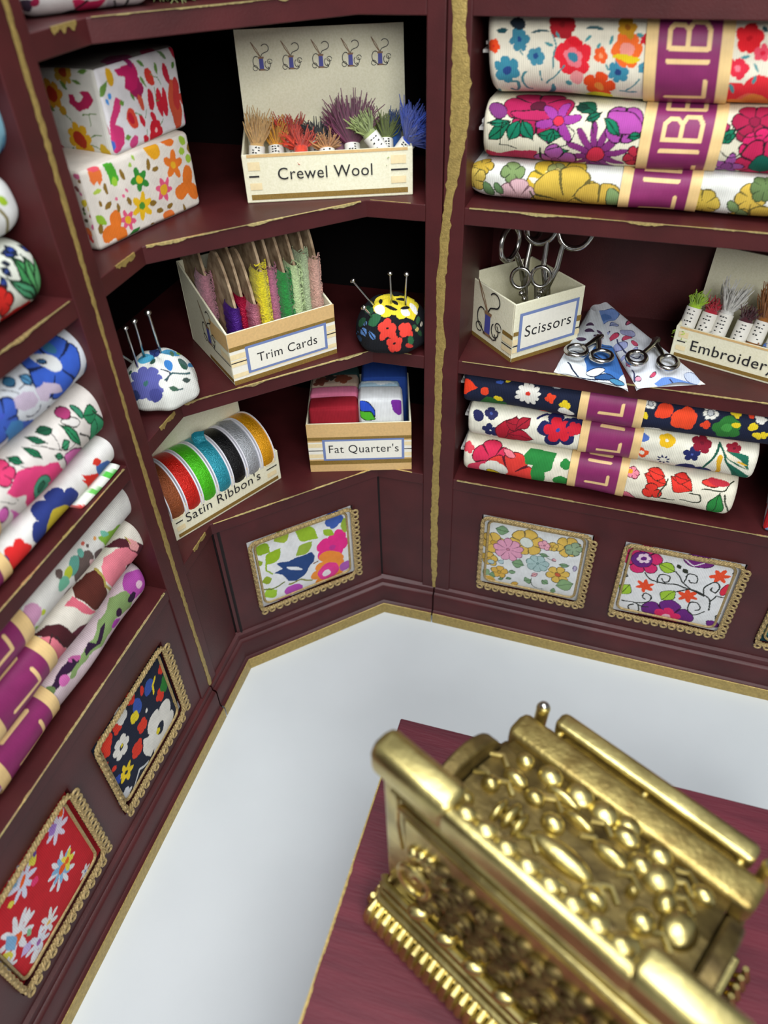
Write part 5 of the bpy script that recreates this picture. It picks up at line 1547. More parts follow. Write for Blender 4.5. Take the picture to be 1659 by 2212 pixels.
def spool_icon(mb, P, cx, cy, s, mB, mN, mK, of=.004):
    """cotton reel, needle and curling thread drawn on card"""
    def q(pts, mi): mb.add([P(cx+x*s, cy+y*s, of) for x, y in pts], [tuple(range(len(pts)))], mi)
    q([(-.13, -.42), (.13, -.42), (.12, .1), (-.12, .1)], mB)
    q([(-.2, -.5), (.2, -.5), (.15, -.42), (-.15, -.42)], mN); q([(-.15, .1), (.15, .1), (.18, .2), (-.18, .2)], mN)
    def line(pts, w, mi):
        for (a, b), (c, d) in zip(pts[:-1], pts[1:]):
            l = math.hypot(c-a, d-b)+1e-9; nx, ny = -(d-b)/l*w, (c-a)/l*w
            mb.add([P(cx+(a+nx)*s, cy+(b+ny)*s, of+.001), P(cx+(a-nx)*s, cy+(b-ny)*s, of+.001), P(cx+(c-nx)*s, cy+(d-ny)*s, of+.001), P(cx+(c+nx)*s, cy+(d+ny)*s, of+.001)], [(0, 1, 2, 3)], mi)
    line([(-.5, .95), (-.3, .55), (-.05, .22)], .022, mN); line([(-.5, .95), (-.22, .6), (-.02, .22)], .014, mN)
    arc = lambda ax, ay, r1, r2, a0, a1, n=12: [(ax+r1*math.cos(math.radians(a0+(a1-a0)*k/n)), ay+r2*math.sin(math.radians(a0+(a1-a0)*k/n))) for k in range(n+1)]
    line([(0, .2), (.1, .35), (.3, .42)]+arc(.28, .62, .22, .2, -70, 150), .02, mK)
    line(arc(-.28, -.05, .2, .28, 60, 250)+[(-.2, -.4), (-.1, -.48)], .02, mK)
    line(arc(-.38, -.36, .14, .13, 0, 330), .016, mK)
    line(arc(.36, -.2, .16, .2, 120, 420), .018, mK); line(arc(.5, -.05, .14, .12, 0, 330), .016, mK); line([(.15, -.45), (.3, -.5), (.45, -.42), (.35, -.3)], .018, mK)
CARDMATS = [CARD, TAN, GOLDP, YEL, BLUEP, PLBL, INK, BLUSP, BRNP]
def tray(f, W, D, hf, hb, z, name, label, style, card=0., lean=0., th=.014, wob=0., bul=0.):
    root = empty(name, tuple(fpt(f, W/2, D/2, z)), label, 'box')
    mb = MB()
    mb.box(f, 0, W, 0, D, z, z+.012)
    mb.box(f, 0, W, 0, th, z, z+hf); mb.box(f, 0, W, D-th, D, z, z+hb)
    for a, b in ((0, th), (W-th, W)):
        mb.hexa([fpt(f, a, th, z), fpt(f, b, th, z), fpt(f, b, D-th, z), fpt(f, a, D-th, z), fpt(f, a, th, z+hf), fpt(f, b, th, z+hf), fpt(f, b, D-th, z+hb), fpt(f, a, D-th, z+hb)])
    bd = mb.build('tray', CARD, root, smooth=False, bev=.005)
    if card:
        c = MB(); c.hexa([fpt(f, 0.0, D, z), fpt(f, W, D, z), fpt(f, W, D+.014, z), fpt(f, 0, D+.014, z),
                          fpt(f, .01, D+lean, z+card), fpt(f, W-.01, D+lean, z+card), fpt(f, W-.01, D+lean+.014, z+card), fpt(f, .01, D+lean+.014, z+card)])
        root_card = c.build('back_card', CARD, root, smooth=False)
    P = lambda x, y, of: fpt(f, x, -of, z+y)
    pm = MB(); h = hf
    if style == 'A':      # tan top, gold bands, blue framed label
        rects(pm, P, [(0, .02, W, h*.98, 5, .002), (0, h*.74, W, h, 1, .003), (0, h*.66, W, h*.74, 2, .003), (0, .0, W, h*.09, 2, .003),
                      (0, h*.36, .14*W, h*.48, 3, .0035), (0, h*.50, .14*W, h*.60, 3, .0035), (W*.86, h*.36, W, h*.48, 3, .0035), (W*.86, h*.50, W, h*.60, 3, .0035), (0, h*.14, W, h*.22, 3, .0035),
                      (0, h*.425, W, h*.445, 6, .004), (W*.14, h*.16, W*.91, h*.69, 4, .0046), (W*.165, h*.205, W*.885, h*.645, 5, .0052)])
    if style == 'F':
        rects(pm, P, [(0, 0, W, h, 1, .002), (0, h*.66, W, h*.73, 2, .003), (0, h*.15, W, h*.24, 2, .003), (0, h*.27, W, h*.63, 5, .003),
                      (0, h*.30, .14*W, h*.38, 3, .0035), (0, h*.52, .14*W, h*.6, 3, .0035), (W*.9, h*.30, W, h*.38, 3, .0035), (W*.9, h*.52, W, h*.6, 3, .0035),
                      (0, h*.445, W, h*.462, 6, .004), (W*.14, h*.24, W*.93, h*.68, 4, .0046), (W*.165, h*.275, W*.905, h*.645, 5, .0052)])
    if style == 'B':
        rects(pm, P, [(.03*W, h*.94, .97*W, h*1.0, 1, .003), (.03*W, h*.07, .97*W, h*.18, 2, .003),
                      (.03*W, h*.28, .1*W, h*.42, 3, .0035), (.03*W, h*.68, .1*W, h*.85, 3, .0035), (.87*W, h*.28, .96*W, h*.42, 3, .0035), (.87*W, h*.68, .96*W, h*.85, 3, .0035),
                      (.03*W, h*.54, .09*W, h*.575, 6, .004), (.87*W, h*.54, .97*W, h*.575, 6, .004)])
    if style == 'S':
        rects(pm, P, [(0, .0, W, h*.07, 2, .003), (0, h*.16, .1, h*.25, 3, .0035), (0, h*.30, .1, h*.4, 3, .0035), (.9*W, h*.16, W, h*.25, 3, .0035), (.9*W, h*.4, W, h*.5, 2, .0035), (0, h*.46, .06, h*.53, 2, .0035),
                      (0, h*.27, W, h*.29, 6, .004), (W*.07, h*.16, W*.93, h*.83, 4, .0046), (W*.11, h*.21, W*.89, h*.78, 5, .0052)])
    return root, bd, pm, P
# crewel wool
zb = ZB1
cw, bd, pm, P = tray('crewel', W_cw, .42, .285, .36, zb, 'display_box', 'card box lettered Crewel Wool, its tall back card showing five spool drawings', 'B', card=.865, lean=.03)
pm.build('printed_bands', CARDMATS, cw, smooth=False)
letters('Crewel Wool', P, W_cw*.5-.02, .135, .100, cw, sx=1.0)
Pc = lambda x, y, of: fpt('crewel', x, .42+.03*y/.865-of, zb+y)
for k in range(5):
    ic = MB(); spool_icon(ic, Pc, .155+.183*k+.0*k, .70, .105, 7, 8, 6)
    ic.build('spool_drawing', CARDMATS, cw, smooth=False)
# trim cards box
tr, bd, pm, P = tray('trim', W_tr, .80, .375, .60, ZC1, 'storage_box', 'cream and tan card box lettered Trim Cards, holding lace-wound cards', 'A')
Pl = lambda x, y, of: fpt('trim', -of, x, ZC1+y)
rects(pm, Pl, [(0, .25, .3, .37, 1, .003), (0, .02, .42, .05, 2, .003), (0, .16, .16, .21, 3, .003), (0, .14, .3, .147, 6, .004)])
spool_icon(pm, lambda x, y, of: Pl(.62-x, y, of), .26, .25, .2, 7, 8, 6)
pm.build('printed_bands', CARDMATS, tr, smooth=False)
letters('Trim Cards', P, W_tr*.525, .125, .092, tr)
# scissors box
sc, bd, pm, P = tray('scis', W_sc, .60, .425, .425, ZC1, 'storage_box', 'square cream card box lettered Scissors with silver handles rising from it', 'S')
spool_icon(pm, lambda x, y, of: fpt('scis', -of, .60-x, ZC1+y), .30, .20, .26, 7, 8, 6)
Pl = lambda x, y, of: fpt('scis', -of, x, ZC1+y)
rects(pm, Pl, [(0, .0, .6, .03, 2, .003), (.0, .17, .12, .20, 2, .003), (.0, .12, .12, .16, 3, .003), (0, .055, .12, .09, 3, .003), (0, .10, .12, .108, 6, .004), (.50, .17, .6, .20, 2, .003), (.5, .12, .6, .16, 3, .003), (.5, .10, .6, .108, 6, .004), (.5, .05, .6, .09, 3, .003)])
pm.build('printed_bands', CARDMATS, sc, smooth=False)
letters('Scissors', P, W_sc*.5, .17, .118, sc)
# embroidery box
em, bd, pm, P = tray('emb', W_em, .42, .235, .30, ZC1, 'display_box', 'card box lettered Embroidery at the photo\'s right edge, holding small thread skeins', 'B', card=.62, lean=.06)
pm.build('printed_bands', CARDMATS, em, smooth=False)
letters('Embroidery', P, .395, .085, .110, em)
# satin ribbons
sa, bd, pm, P = tray('satin', W_sa, .42, .28, .29, ZD1, 'display_box', 'narrow cream card display box lettered Satin Ribbon\'s with a row of shiny reels', 'B', card=.66, lean=.0)
pm.build('printed_bands', CARDMATS, sa, smooth=False)
letters("Satin Ribbon's", P, W_sa*.46, .115, .115, sa)
# fat quarters
fq, bd, pm, P = tray('fat', W_fq, .72, .46, .47, ZD1, 'storage_box', 'tan striped card box lettered Fat Quarter\'s with folded cloth squares, right of the ribbon reels', 'F')
pm.build('printed_bands', CARDMATS, fq, smooth=False)
letters("Fat Quarter's", P, W_fq*.535, .185, .108, fq, sx=.9)

# folded cloth squares
def square(key, x, y, w, d, h, col, label, txt='', pf=None, z=.03):
    b = CBox('fat', w, d, h, (x, y, ZD1+z), r=.022, ph=x*9)
    o = soft_block(b, 'folded_fabric', None, {'f': pf or plainc(col, txt), 't': plainc(col, txt)}, plainc(col))
    tag(o, label, 'fabric', None); return o
square('a', .03, .03, .37, .17, .55, 'a01c2c', 'dark red folded cloth square at the front left of the Fat Quarter\'s box')
square('b', .03, .21, .37, .12, .56, 'e07ca0', 'pink folded cloth square behind the dark red one')
square('c', .03, .34, .37, .16, .565, '9c8878', 'mottled grey-brown folded cloth square behind the pink one', 'F .08 .05 .06 5 .3 0 5c2c20 - 5c2c20 0\nF .25 .08 .07 5 .3 0 6c3420 - 5c2c20 0\nF .15 .1 .05 5 .3 0 2c2420 - 5c2c20 0')
square('d', .03, .51, .37, .15, .55, '1c3838', 'dark teal folded cloth square at the back left of the Fat Quarter\'s box')
square('e', .42, .07, .33, .2, .59, 'eceff2', 'white folded cloth square with blue and green leaves in the Fat Quarter\'s box',
       pf=lambda P: paint(P, 'eceff2', 'E .0 .60 .11 .43 .05 2c54d0 101c30\nE -.02 .5 .12 .42 .04 58c030 183018\nE .27 .6 .32 .46 .05 7c2ca0 -'))
square('f', .42, .28, .31, .08, .585, 'a4c4d8', 'thin pale blue folded cloth behind the white one with blue and green leaves', 'E .02 .05 .28 .03 .02 dce8f0 -')
square('g', .44, .37, .355, .28, .60, '24489c', 'plain deep blue folded cloth square at the back right of the Fat Quarter\'s box')

# ------------------------------------------------------------------ ribbon reels
def sheen(name, col): return mat(name, col, rough=.3, metal=.4, noise=.2, nscale=60, bump=.9, bscale=110)
RIB = [('copper', 'a0542c'), ('red', 'd41c0c'), ('bright green', '4cc414'), ('turquoise', '2c9cb0'), ('black', '0c0c10'), ('silver', 'b4b8be'), ('golden yellow', 'f0a810')]
WHT = mat('white_plastic', 'e6e6ee', rough=.4)
POSR = ['lowest in the row, partly hidden by the post', 'second from the left post', 'between the red and the turquoise reels', 'with a loose ribbon end sticking up', 'between the turquoise and silver reels', 'between the black and yellow reels', 'last in the row, nearest the dark gap']
for k, (nm, c) in enumerate(RIB):
    a = .005+.139*k; cy, cz, r = .24, ZD1+.275, .255
    root = empty('ribbon_reel', tuple(fpt('satin', a+.06, cy, ZD1+.02)), '%s satin ribbon reel, %s' % (nm, POSR[k]), 'ribbon', 'satin ribbon reels')
    def disc(x0, x1, rr, m_, name, prof_=None, n=48):
        mb = MB(); rows = []
        pr_ = prof_ or [(x0, 0), (x0, rr), (x1, rr), (x1, 0)]
        for x, q in pr_:
            rows.append([fpt('satin', x, cy+q*math.cos(2*math.pi*i/n), cz+q*math.sin(2*math.pi*i/n)) for i in range(n)])
        mb.grid(np.array(rows), 0, wrap_v=True); return mb.build(name, m_, root, ang=30)
    disc(a, a+.009, r, WHT, 'flange'); disc(a+.118, a+.127, r, WHT, 'flange')
    mr = sheen('satin_'+nm.replace(' ', '_'), c)
    disc(0, 0, 0, mr, 'ribbon', [(a+.009, 0), (a+.009, r-.008), (a+.03, r-.002), (a+.06, r), (a+.095, r-.002), (a+.118, r-.008), (a+.118, 0)])
    if k in (3, 5):
        mb = MB(); G = []
        for i, (dy, dz) in enumerate([(-.06, .245), (-.02, .27), (.0, .30), (-.01, .34), (-.03, .36)] if k == 3 else [(-.05, .25), (0, .27), (.05, .275), (.1, .25)]):
            G.append([fpt('satin', a+.015+x, cy+dy+.01*math.sin(5*x/.1), cz+dz-.02*x/.1) for x in np.linspace(0, .1, 6)])
        mb.grid(np.array(G)); mb.build('loose_end', mr, root)

# ------------------------------------------------------------------ skeins
PAPW = mat('skein_label', 'e8e6de', rough=.5, noise=.06, nscale=40)
def tuft(mb, c, ax, L, spread, n, rnd, r=.0042, curl=.02):
    ax = Vector(ax).normalized(); e1 = ax.orthogonal().normalized(); e2 = ax.cross(e1)
    for i in range(n):
        a = rnd.uniform(0, 2*math.pi); q = math.sqrt(rnd.random())
        base = Vector(c)+(e1*math.cos(a)+e2*math.sin(a))*q*.035
        d = (ax+(e1*math.cos(a)+e2*math.sin(a))*q*spread).normalized(); l = L*rnd.uniform(.55, 1.05)
        k1 = Vector((rnd.uniform(-1, 1), rnd.uniform(-1, 1), rnd.uniform(-1, 1)))*curl*1.3
        k2 = Vector((rnd.uniform(-1, 1), rnd.uniform(-1, 1), rnd.uniform(-1, 1)))*curl
        mb.tube([base, base+d*l*.35+k1*.5, base+d*l*.7+k1, base+d*l+k1+k2], [r*1.2, r*1.2, r, r*.6], 3, caps=False)
def skein(f, x, y, z, col, label, group, axd=(0, .55, .8), lab=True, up=.12, down=.07, seed=0, nup=60, spread=.75, L=.16, r=.046, name='wool_skein'):
    o, ex, ey = FR[f]
    ax = Vector((ex[0]*axd[0]+ey[0]*axd[1], ex[1]*axd[0]+ey[1]*axd[1], axd[2])).normalized()
    c = Vector(tuple(fpt(f, x, y, z))); rnd = random.Random(seed*13+5)
    root = empty(name, tuple(c), label, 'thread', group)
    mt = mat('wool_'+col, col, rough=.9, noise=.3, nscale=50, sheen=.3)
    a0, a1 = c-ax*L/2, c+ax*L/2
    th = MB(); th.tube([a0-ax*.02, a0, a1, a1+ax*.02], [r*.5, r*.93, r*.93, r*.55], 14)
    if up: tuft(th, a1, ax, up, spread, nup, rnd)
    if down: tuft(th, a0, -ax+Vector((-ey[0], -ey[1], .25))*.7, down, .9, int(nup*.7), rnd)
    th.build('thread', mt, root)
    if lab:
        lb = MB(); n = 20; e1 = ax.orthogonal().normalized(); e2 = ax.cross(e1)
        rows = [[tuple(c+ax*h+(e1*math.cos(2*math.pi*i/n)+e2*math.sin(2*math.pi*i/n))*(r+.004)) for i in range(n)] for h in (-L*.42, L*.42)]
        rows = [[tuple(c+ax*(-L*.42)+(e1*math.cos(2*math.pi*i/n)+e2*math.sin(2*math.pi*i/n))*r*.6) for i in range(n)]]+rows+[[tuple(c+ax*(L*.42)+(e1*math.cos(2*math.pi*i/n)+e2*math.sin(2*math.pi*i/n))*r*.6) for i in range(n)]]
        lb.grid(np.array(rows), 0, wrap_v=True)
        # a few dark printed marks on the side facing out
        fo = Vector((-ey[0], -ey[1], .5)); fo = (fo-ax*fo.dot(ax)).normalized(); sd = ax.cross(fo)
        for k in range(5):
            h = (-.28+.14*k)*L
            for j in (-1, 0, 1):
                if rnd.random() < .3: continue
                p0 = [c+ax*(h+dh)+(fo*math.cos(t_)+sd*math.sin(t_))*(r+.0055) for dh, t_ in ((0, .35*j-.12), (0, .35*j+.12), (.007*rnd.uniform(.6, 1.6), .35*j+.12), (.007, .35*j-.12))]
                lb.add([tuple(v) for v in p0], [(0, 1, 2, 3)], 1)
        lb.build('paper_label', [PAPW, INK], root, ang=60)
    return root
gw = 'wool skeins in the Crewel Wool box'
z0 = ZB1
WL = [(.085, .12, .30, 'd8b070', 'beige wool skein, leftmost in the Crewel Wool box', dict(axd=(.12, .3, .9), up=.15, spread=.3, down=0)),
      (.20, .20, .27, 'e0a020', 'golden yellow wool skein between the beige and the red ones', dict(up=.13, spread=.55, down=.03)),
      (.305, .27, .28, 'c83420', 'deep red wool skein standing behind the scarlet tuft', dict(up=.12, spread=.7, down=0, axd=(-.1, .4, .8))),
      (.36, .10, .28, 'e04830', 'scarlet wool tuft spilling over the front rim of the Crewel Wool box', dict(up=.09, spread=1.1, down=.05, lab=False, L=.1)),
      (.46, .28, .26, '202830', 'black wool skein behind the front rim, between red and plum tufts', dict(up=.11, spread=1.1, down=0)),
      (.52, .12, .26, 'c8925c', 'tan wool skein at the front, left of the plum tuft', dict(up=.07, spread=1.1, down=.03)),
      (.60, .30, .26, 'b08098', 'pale mauve wool skein half hidden behind the plum tuft', dict(up=.12, spread=.5, down=0, lab=False)),
      (.68, .17, .27, '7c3c5c', 'large plum wool skein with the tallest bushy tuft', dict(up=.215, spread=.75, down=0, nup=240)),
      (.84, .10, .31, '9cac6c', 'pale green wool skein with its white label leaning left', dict(axd=(-.55, .2, .75), up=.10, spread=.5, down=.05, L=.2)),
      (.895, .24, .27, '6c7c2c', 'moss green wool skein near the right end of the Crewel Wool box', dict(up=.12, spread=.6, down=.0)),
      (.96, .30, .29, '1c4c90', 'dark blue wool skein at the back right of the Crewel Wool box', dict(up=.10, spread=.6, down=0, lab=False)),
      (1.0, .10, .30, '2c50c0', 'bright blue wool skein spilling over the right end of the Crewel Wool box', dict(axd=(.55, -.1, .7), up=.17, spread=1.0, down=.0, nup=150, L=.1))]
for i, (x, y, h, c, lb_, kw) in enumerate(WL):
    kw.setdefault('L', .105); kw['up'] = kw.get('up', .12)*1.2; kw['spread'] = kw.get('spread', .75)*1.05; kw['nup'] = int(kw.get('nup', 60)*2)
    skein('crewel', x, y, z0+h-.045, c, lb_, gw, seed=i, **kw)
ge = 'thread skeins in the Embroidery box'
EL = [(.05, .10, .28, 'a4cc34', 'lime green thread skein, leftmost in the Embroidery box', dict(up=.08, spread=.4)),
      (.155, .12, .26, 'b81c34', 'crimson thread skein beside the lime green one', dict(up=.06, spread=.4, down=.05)),
      (.25, .14, .27, 'dcdcd8', 'white thread skein with a tall fringe in the Embroidery box', dict(up=.20, spread=.5, down=.05, nup=90)),
      (.38, .14, .25, '501c28', 'dark maroon thread skein between white and brown ones', dict(up=.08, spread=.5, down=.07)),
      (.48, .17, .27, 'a06428', 'brown thread skein with the tallest fanned end', dict(up=.22, spread=.5, down=.03, nup=90)),
      (.60, .15, .27, '3c6cc0', 'blue thread skein near the right edge of the photo', dict(up=.15, spread=.5, down=.05)),
      (.71, .13, .27, '2c58a8', 'dark blue thread skein at the very right edge of the photo', dict(up=.10, spread=.5, down=.05))]
for i, (x, y, h, c, lb_, kw) in enumerate(EL):
    skein('emb', x, y, ZC1+h-.02, c, lb_, ge, seed=40+i, axd=(.05, .35, .9), L=.17, r=.047, name='thread_skein', **kw)

# ------------------------------------------------------------------ trim cards
CARDB = mat('mottled_card', 'c0a888', rough=.7, col2='7c6248', nscale=14)
TC = [(.02, .34, .62, 'b87c8c', 'leftmost trim card at the back, wound with dusty pink braid'), (.075, .03, .50, '50208c', 'trim card wound with shiny purple thread, nearest the front left'),
      (.145, .10, .53, 'b81440', 'trim card wound with crimson thread, behind the purple one'), (.21, .03, .49, 'c8788c', 'trim card with a low rose pink winding, left of the yellow one'),
      (.29, .04, .68, 'e8d818', 'trim card wound with loose bright yellow lace'), (.375, .08, .66, 'b86c88', 'trim card wound with mauve pink lace, right of the yellow one'),
      (.455, .04, .64, '1c8c38', 'trim card wound with emerald green lace'), (.54, .05, .66, 'c4dca0', 'trim card wound with pale lime lace, right of the green one'),
      (.62, .10, .70, 'b8ccA0'.lower(), 'trim card with fluffy sage green trim'), (.685, .06, .66, 'd8a898', 'rightmost trim card, wound with salmon pink lace')]
for i, (x, y0, hw, c, lb_) in enumerate(TC):
    rnd = random.Random(60+i); z0 = ZC1+.02
    root = empty('trim_card', tuple(fpt('trim', x, y0+.2, z0)), lb_, 'trim', 'lace-wound cards in the Trim Cards box')
    W_ = .50; sk = rnd.uniform(-.02, .02)
    pts = []   # outline in (depth, height)
    top = hw+.02
    for k in range(13):
        u = k/12; pts.append((y0+.015+u*(W_+.0), top-.06+.30*math.sin(math.pi*min(1, u*1.15))**.8*(1-.2*u)+.13*u))
    outl = [(y0+.03, .02)]+pts+[(y0+W_-.04, .02)]
    mb = MB(); n = len(outl)
    A = [fpt('trim', x+.03+sk*h, d, z0+h) for d, h in outl]; B = [fpt('trim', x+.047+sk*h, d, z0+h) for d, h in outl]
    mb.add(A+B, [tuple(range(n-1, -1, -1)), tuple(range(n, 2*n))]+[(k, (k+1) % n, n+(k+1) % n, n+k) for k in range(n)])
    mb.build('card', CARDB, root, smooth=False)
    # wound lace: ribbed capsule round the card
    wd = MB(); nz = 26; na = 22; G = []
    for j in range(nz+1):
        h = .04+(hw-.04)*j/nz; tp = math.sin(math.pi*min(1, (j+.6)/nz*6)/2)*math.sin(math.pi*min(1, (nz-j+.6)/nz*6)/2)
        ring = []
        for q in range(na):
            a = 2*math.pi*q/na; rr = (.040+.005*math.sin(j*2.4+i))*tp**.4+.003*rnd.uniform(-1, 1)
            cx_ = math.cos(a); ring.append(fpt('trim', x+.036+rr*math.sin(a)*1.05+sk*h, y0+.10-(.09*np.sign(cx_)*abs(cx_)**.6)-.02*(1-tp), z0+h))
        G.append(ring)
    wd.grid(np.array(G), 0, wrap_v=True)
    sh_ = i in (1, 2, 3)
    if not sh_:
        for k in range(90 if i in (4, 8) else 46):   # loose threads
            h0 = rnd.uniform(.30, hw+(.02 if i != 4 else .06)); a0 = rnd.uniform(-1, 1)*1.2; P_ = []
            for t_ in range(5):
                a = a0+t_*.45*rnd.choice((1, .7)); h = h0+rnd.uniform(-.02, .02)
                P_.append(fpt('trim', x+.036+(.040+.006*rnd.random())*math.sin(a), y0+.03-.016*math.cos(a)+.012*rnd.random(), z0+h))
            wd.tube(P_, .0038, 3, caps=False)
    mw = sheen('wound_'+c, c) if sh_ else mat('lace_'+c, c, rough=.85, noise=.35, nscale=70, bump=1., bscale=90, sheen=.2)
    wd.build('winding', mw, root, ang=70)

# ------------------------------------------------------------------ pincushions and pins
def cushion(key, label):
    cu = SURF[key]
    na, ne = 320, 170
    s = np.linspace(-math.pi*cu.R, math.pi*cu.R, na+1)[:-1]; t = np.linspace(-math.pi/2*cu.R, math.pi/2*cu.R*.998, ne)
    S, T = np.meshgrid(s, t, indexing='ij'); G = cu.S(S, T); a, b = cu.PC(S, T)
    C = print_of(key)(np.stack([a.ravel(), b.ravel()], 1)).reshape(S.shape+(3,))
    G = np.concatenate([G, G[:1]]); C = np.concatenate([C, C[:1]]); UV = np.stack([a, b], -1); UV = np.concatenate([UV, UV[:1]])
    o = cloth_grid('pincushion', G, C, UV, CLOTH, None)
    return tag(o, label, 'pincushion')
cushion('cu1', 'white pincushion with a lavender blue flower, beside the left post on the middle corner shelf')
cushion('cu2', 'black pincushion with red and yellow flowers, right of the Trim Cards box')
def pin(tip, base, label, g):
    a, b = Vector(base), Vector(tip); d = (b-a).normalized(); a = a-d*.08
    mb = MB(); mb.tube([a, a+d*.03, b], [.002, .0085, .0085], 10)
    c = b+d*.006
    q = d.to_track_quat('Z', 'Y').to_matrix()
    mb.ball(tuple(c), (.021, .021, .013), 14, 8, M=q)
    o = mb.build('dressmaking_pin', STEEL, None); tag(o, label, 'pin', g)
g1, g2 = 'pins in the white pincushion', 'pins in the black pincushion'
pin((-.15, -1.15, ZC1+.60), (-.19, -1.08, ZC1+.24), 'steel pin leaning left, front one of the three upright in the white pincushion', g1)
pin((-.12, -1.09, ZC1+.62), (-.20, -.98, ZC1+.28), 'steel pin between the leaning and the tall one in the white pincushion', g1)
pin((-.03, -1.06, ZC1+.67), (-.12, -.91, ZC1+.30), 'tallest steel pin, rightmost in the white pincushion', g1)
pin((-.24, -1.17, ZC1+.44), (-.26, -1.04, ZC1+.30), 'low steel pin poking out toward the left post from the white pincushion', g1)
pin((.90, -.05, ZC1+.53), (1.03, .05, ZC1+.29), 'long steel pin slanting out to the left from the black pincushion', g2)
pin((1.14, .02, ZC1+.575), (1.13, .07, ZC1+.32), 'upright steel pin in the middle of the yellow flower', g2)
pin((1.26, .0, ZC1+.59), (1.22, .1, ZC1+.31), 'upright steel pin nearest the gilded seam in the black pincushion', g2)
pin((.985, -.10, ZC1+.37), (1.04, .0, ZC1+.22), 'short steel pin with its round head facing out at the black pincushion\'s side', g2)

# ------------------------------------------------------------------ scissors
def scissors(M, k, label, group, small=False, open_=.12, rr=(.085, .11), L=.5, thk=.014, deco=False):
    """local: x across, y along (handles +y), z thickness; M world matrix, k scale"""
    root = empty('scissors', tuple(M.translation), label, 'scissors', group)
    for sgn in (-1, 1):
        mb = MB()
        cx = sgn*(rr[0]+.02+open_*.3); cy = .30
        ring = [(cx+rr[0]*math.cos(2*math.pi*i/28), cy+rr[1]*math.sin(2*math.pi*i/28), 0) for i in range(28)]
        sh = [(cx-sgn*rr[0]*.55, cy-rr[1]*.8, 0), (sgn*.035, .10, 0), (0.0, 0, sgn*.006), (-sgn*.02, -.06, sgn*.006)]
        tf = lambda q: M @ (Vector(q)*k)
        mb.tube([tf(q) for q in ring], thk*k, 10, closed=True)
        mb.tube([tf(q) for q in sh], [thk*k, thk*1.1*k, thk*1.5*k, thk*k], 10)
        if deco:
            for q in ((sgn*.05, .15, .004), (sgn*.035, .09, .006), (sgn*.07, .19, 0)): mb.ball(tf(q), thk*1.5*k, 10, 6)
        bl = [(-sgn*.03, -.04), (sgn*.022, -.05), (-sgn*.0, -L), (-sgn*.008, -L)]
        V = [tf((x, y, sgn*.004-.004)) for x, y in bl]+[tf((x, y, sgn*.004+.004)) for x, y in bl]
        mb.add([tuple(v) for v in V], [(3, 2, 1, 0), (4, 5, 6, 7), (0, 1, 5, 4), (1, 2, 6, 5), (2, 3, 7, 6), (3, 0, 4, 7)])
        mb.build('blade_and_handle', STEEL, root, ang=50)
    mb = MB(); tf = lambda q: M @ (Vector(q)*k)
    mb.cyl(tf((0, 0, -.02)), tf((0, 0, .02)), .017*k, n=14); mb.build('pivot_screw', STEEL, root)
def basis(x, y, o):
    x = Vector(x).normalized(); y = Vector(y); y = (y-x*y.dot(x)).normalized(); z = x.cross(y)
    return Matrix(((x.x, y.x, z.x, o[0]), (x.y, y.y, z.y, o[1]), (x.z, y.z, z.z, o[2]), (0, 0, 0, 1)))
gs = 'scissors standing in the Scissors box'
scissors(basis((.35, .85, .1), (-.06, .0, 1), (1.97, .50, ZC1+.42)), 1.1, 'silver scissors seen nearly edge-on, leftmost in the Scissors box', gs, rr=(.10, .10), open_=.1, thk=.017, L=.32)
scissors(basis((.98, -.05, -.05), (.04, .25, 1), (2.135, .45, ZC1+.40)), 1.35, 'silver scissors with two big round finger loops at the back of the Scissors box', gs, rr=(.085, .10), thk=.014, L=.27, open_=-.06)
scissors(basis((.96, .1, .12), (.0, .15, 1), (2.07, .33, ZC1+.21)), .95, 'small ornate silver scissors in front of the larger pairs', gs, rr=(.066, .07), thk=.014, L=.2, deco=True, open_=-.05)
gp = 'small scissors lying on cloth pouches'
def pouch(key, label):
    sf = SURF[key]; n, m = 220, 340
    S, T = np.meshgrid(np.linspace(0, 1, n), np.linspace(0, 1, m), indexing='ij')
    G = sf.S(S, T); a, b = sf.PC(S, T); C = print_of(key)(np.stack([a.ravel(), b.ravel()], 1)).reshape(S.shape+(3,))
    root = empty('scissors_pouch', tuple(map(float, G[n//2, m//2])), label, 'pouch')
    cloth_grid('front_cloth', G, C, np.stack([a, b], -1), CLOTH, root)
    mb = MB(); Gb = G[::6, ::8].copy(); Gb[..., 2] = sf.z+.004+(.0); mb.grid(Gb, 0, flip=True)
    mb.build('back_cloth', CARDW, root)
    return root
pouch('po1', 'blue and white printed cloth scissors pouch, the one nearer the Scissors box')
pouch('po2', 'white cloth scissors pouch with lilac and red leaf print')
scissors(basis((.97, -.2, 0), (.05, -1, -.02), (2.54, .36, ZC1+.10)), .72, 'small silver scissors with two rings on the blue printed pouch', gp, rr=(.095, .10), thk=.024, L=.10, open_=.02)
scissors(basis((.93, -.05, 0), (.30, -.95, -.02), (2.92, .38, ZC1+.11)), .8, 'small silver scissors with two rings on the lilac printed pouch', gp, rr=(.075, .10), thk=.022, L=.10, open_=.1)

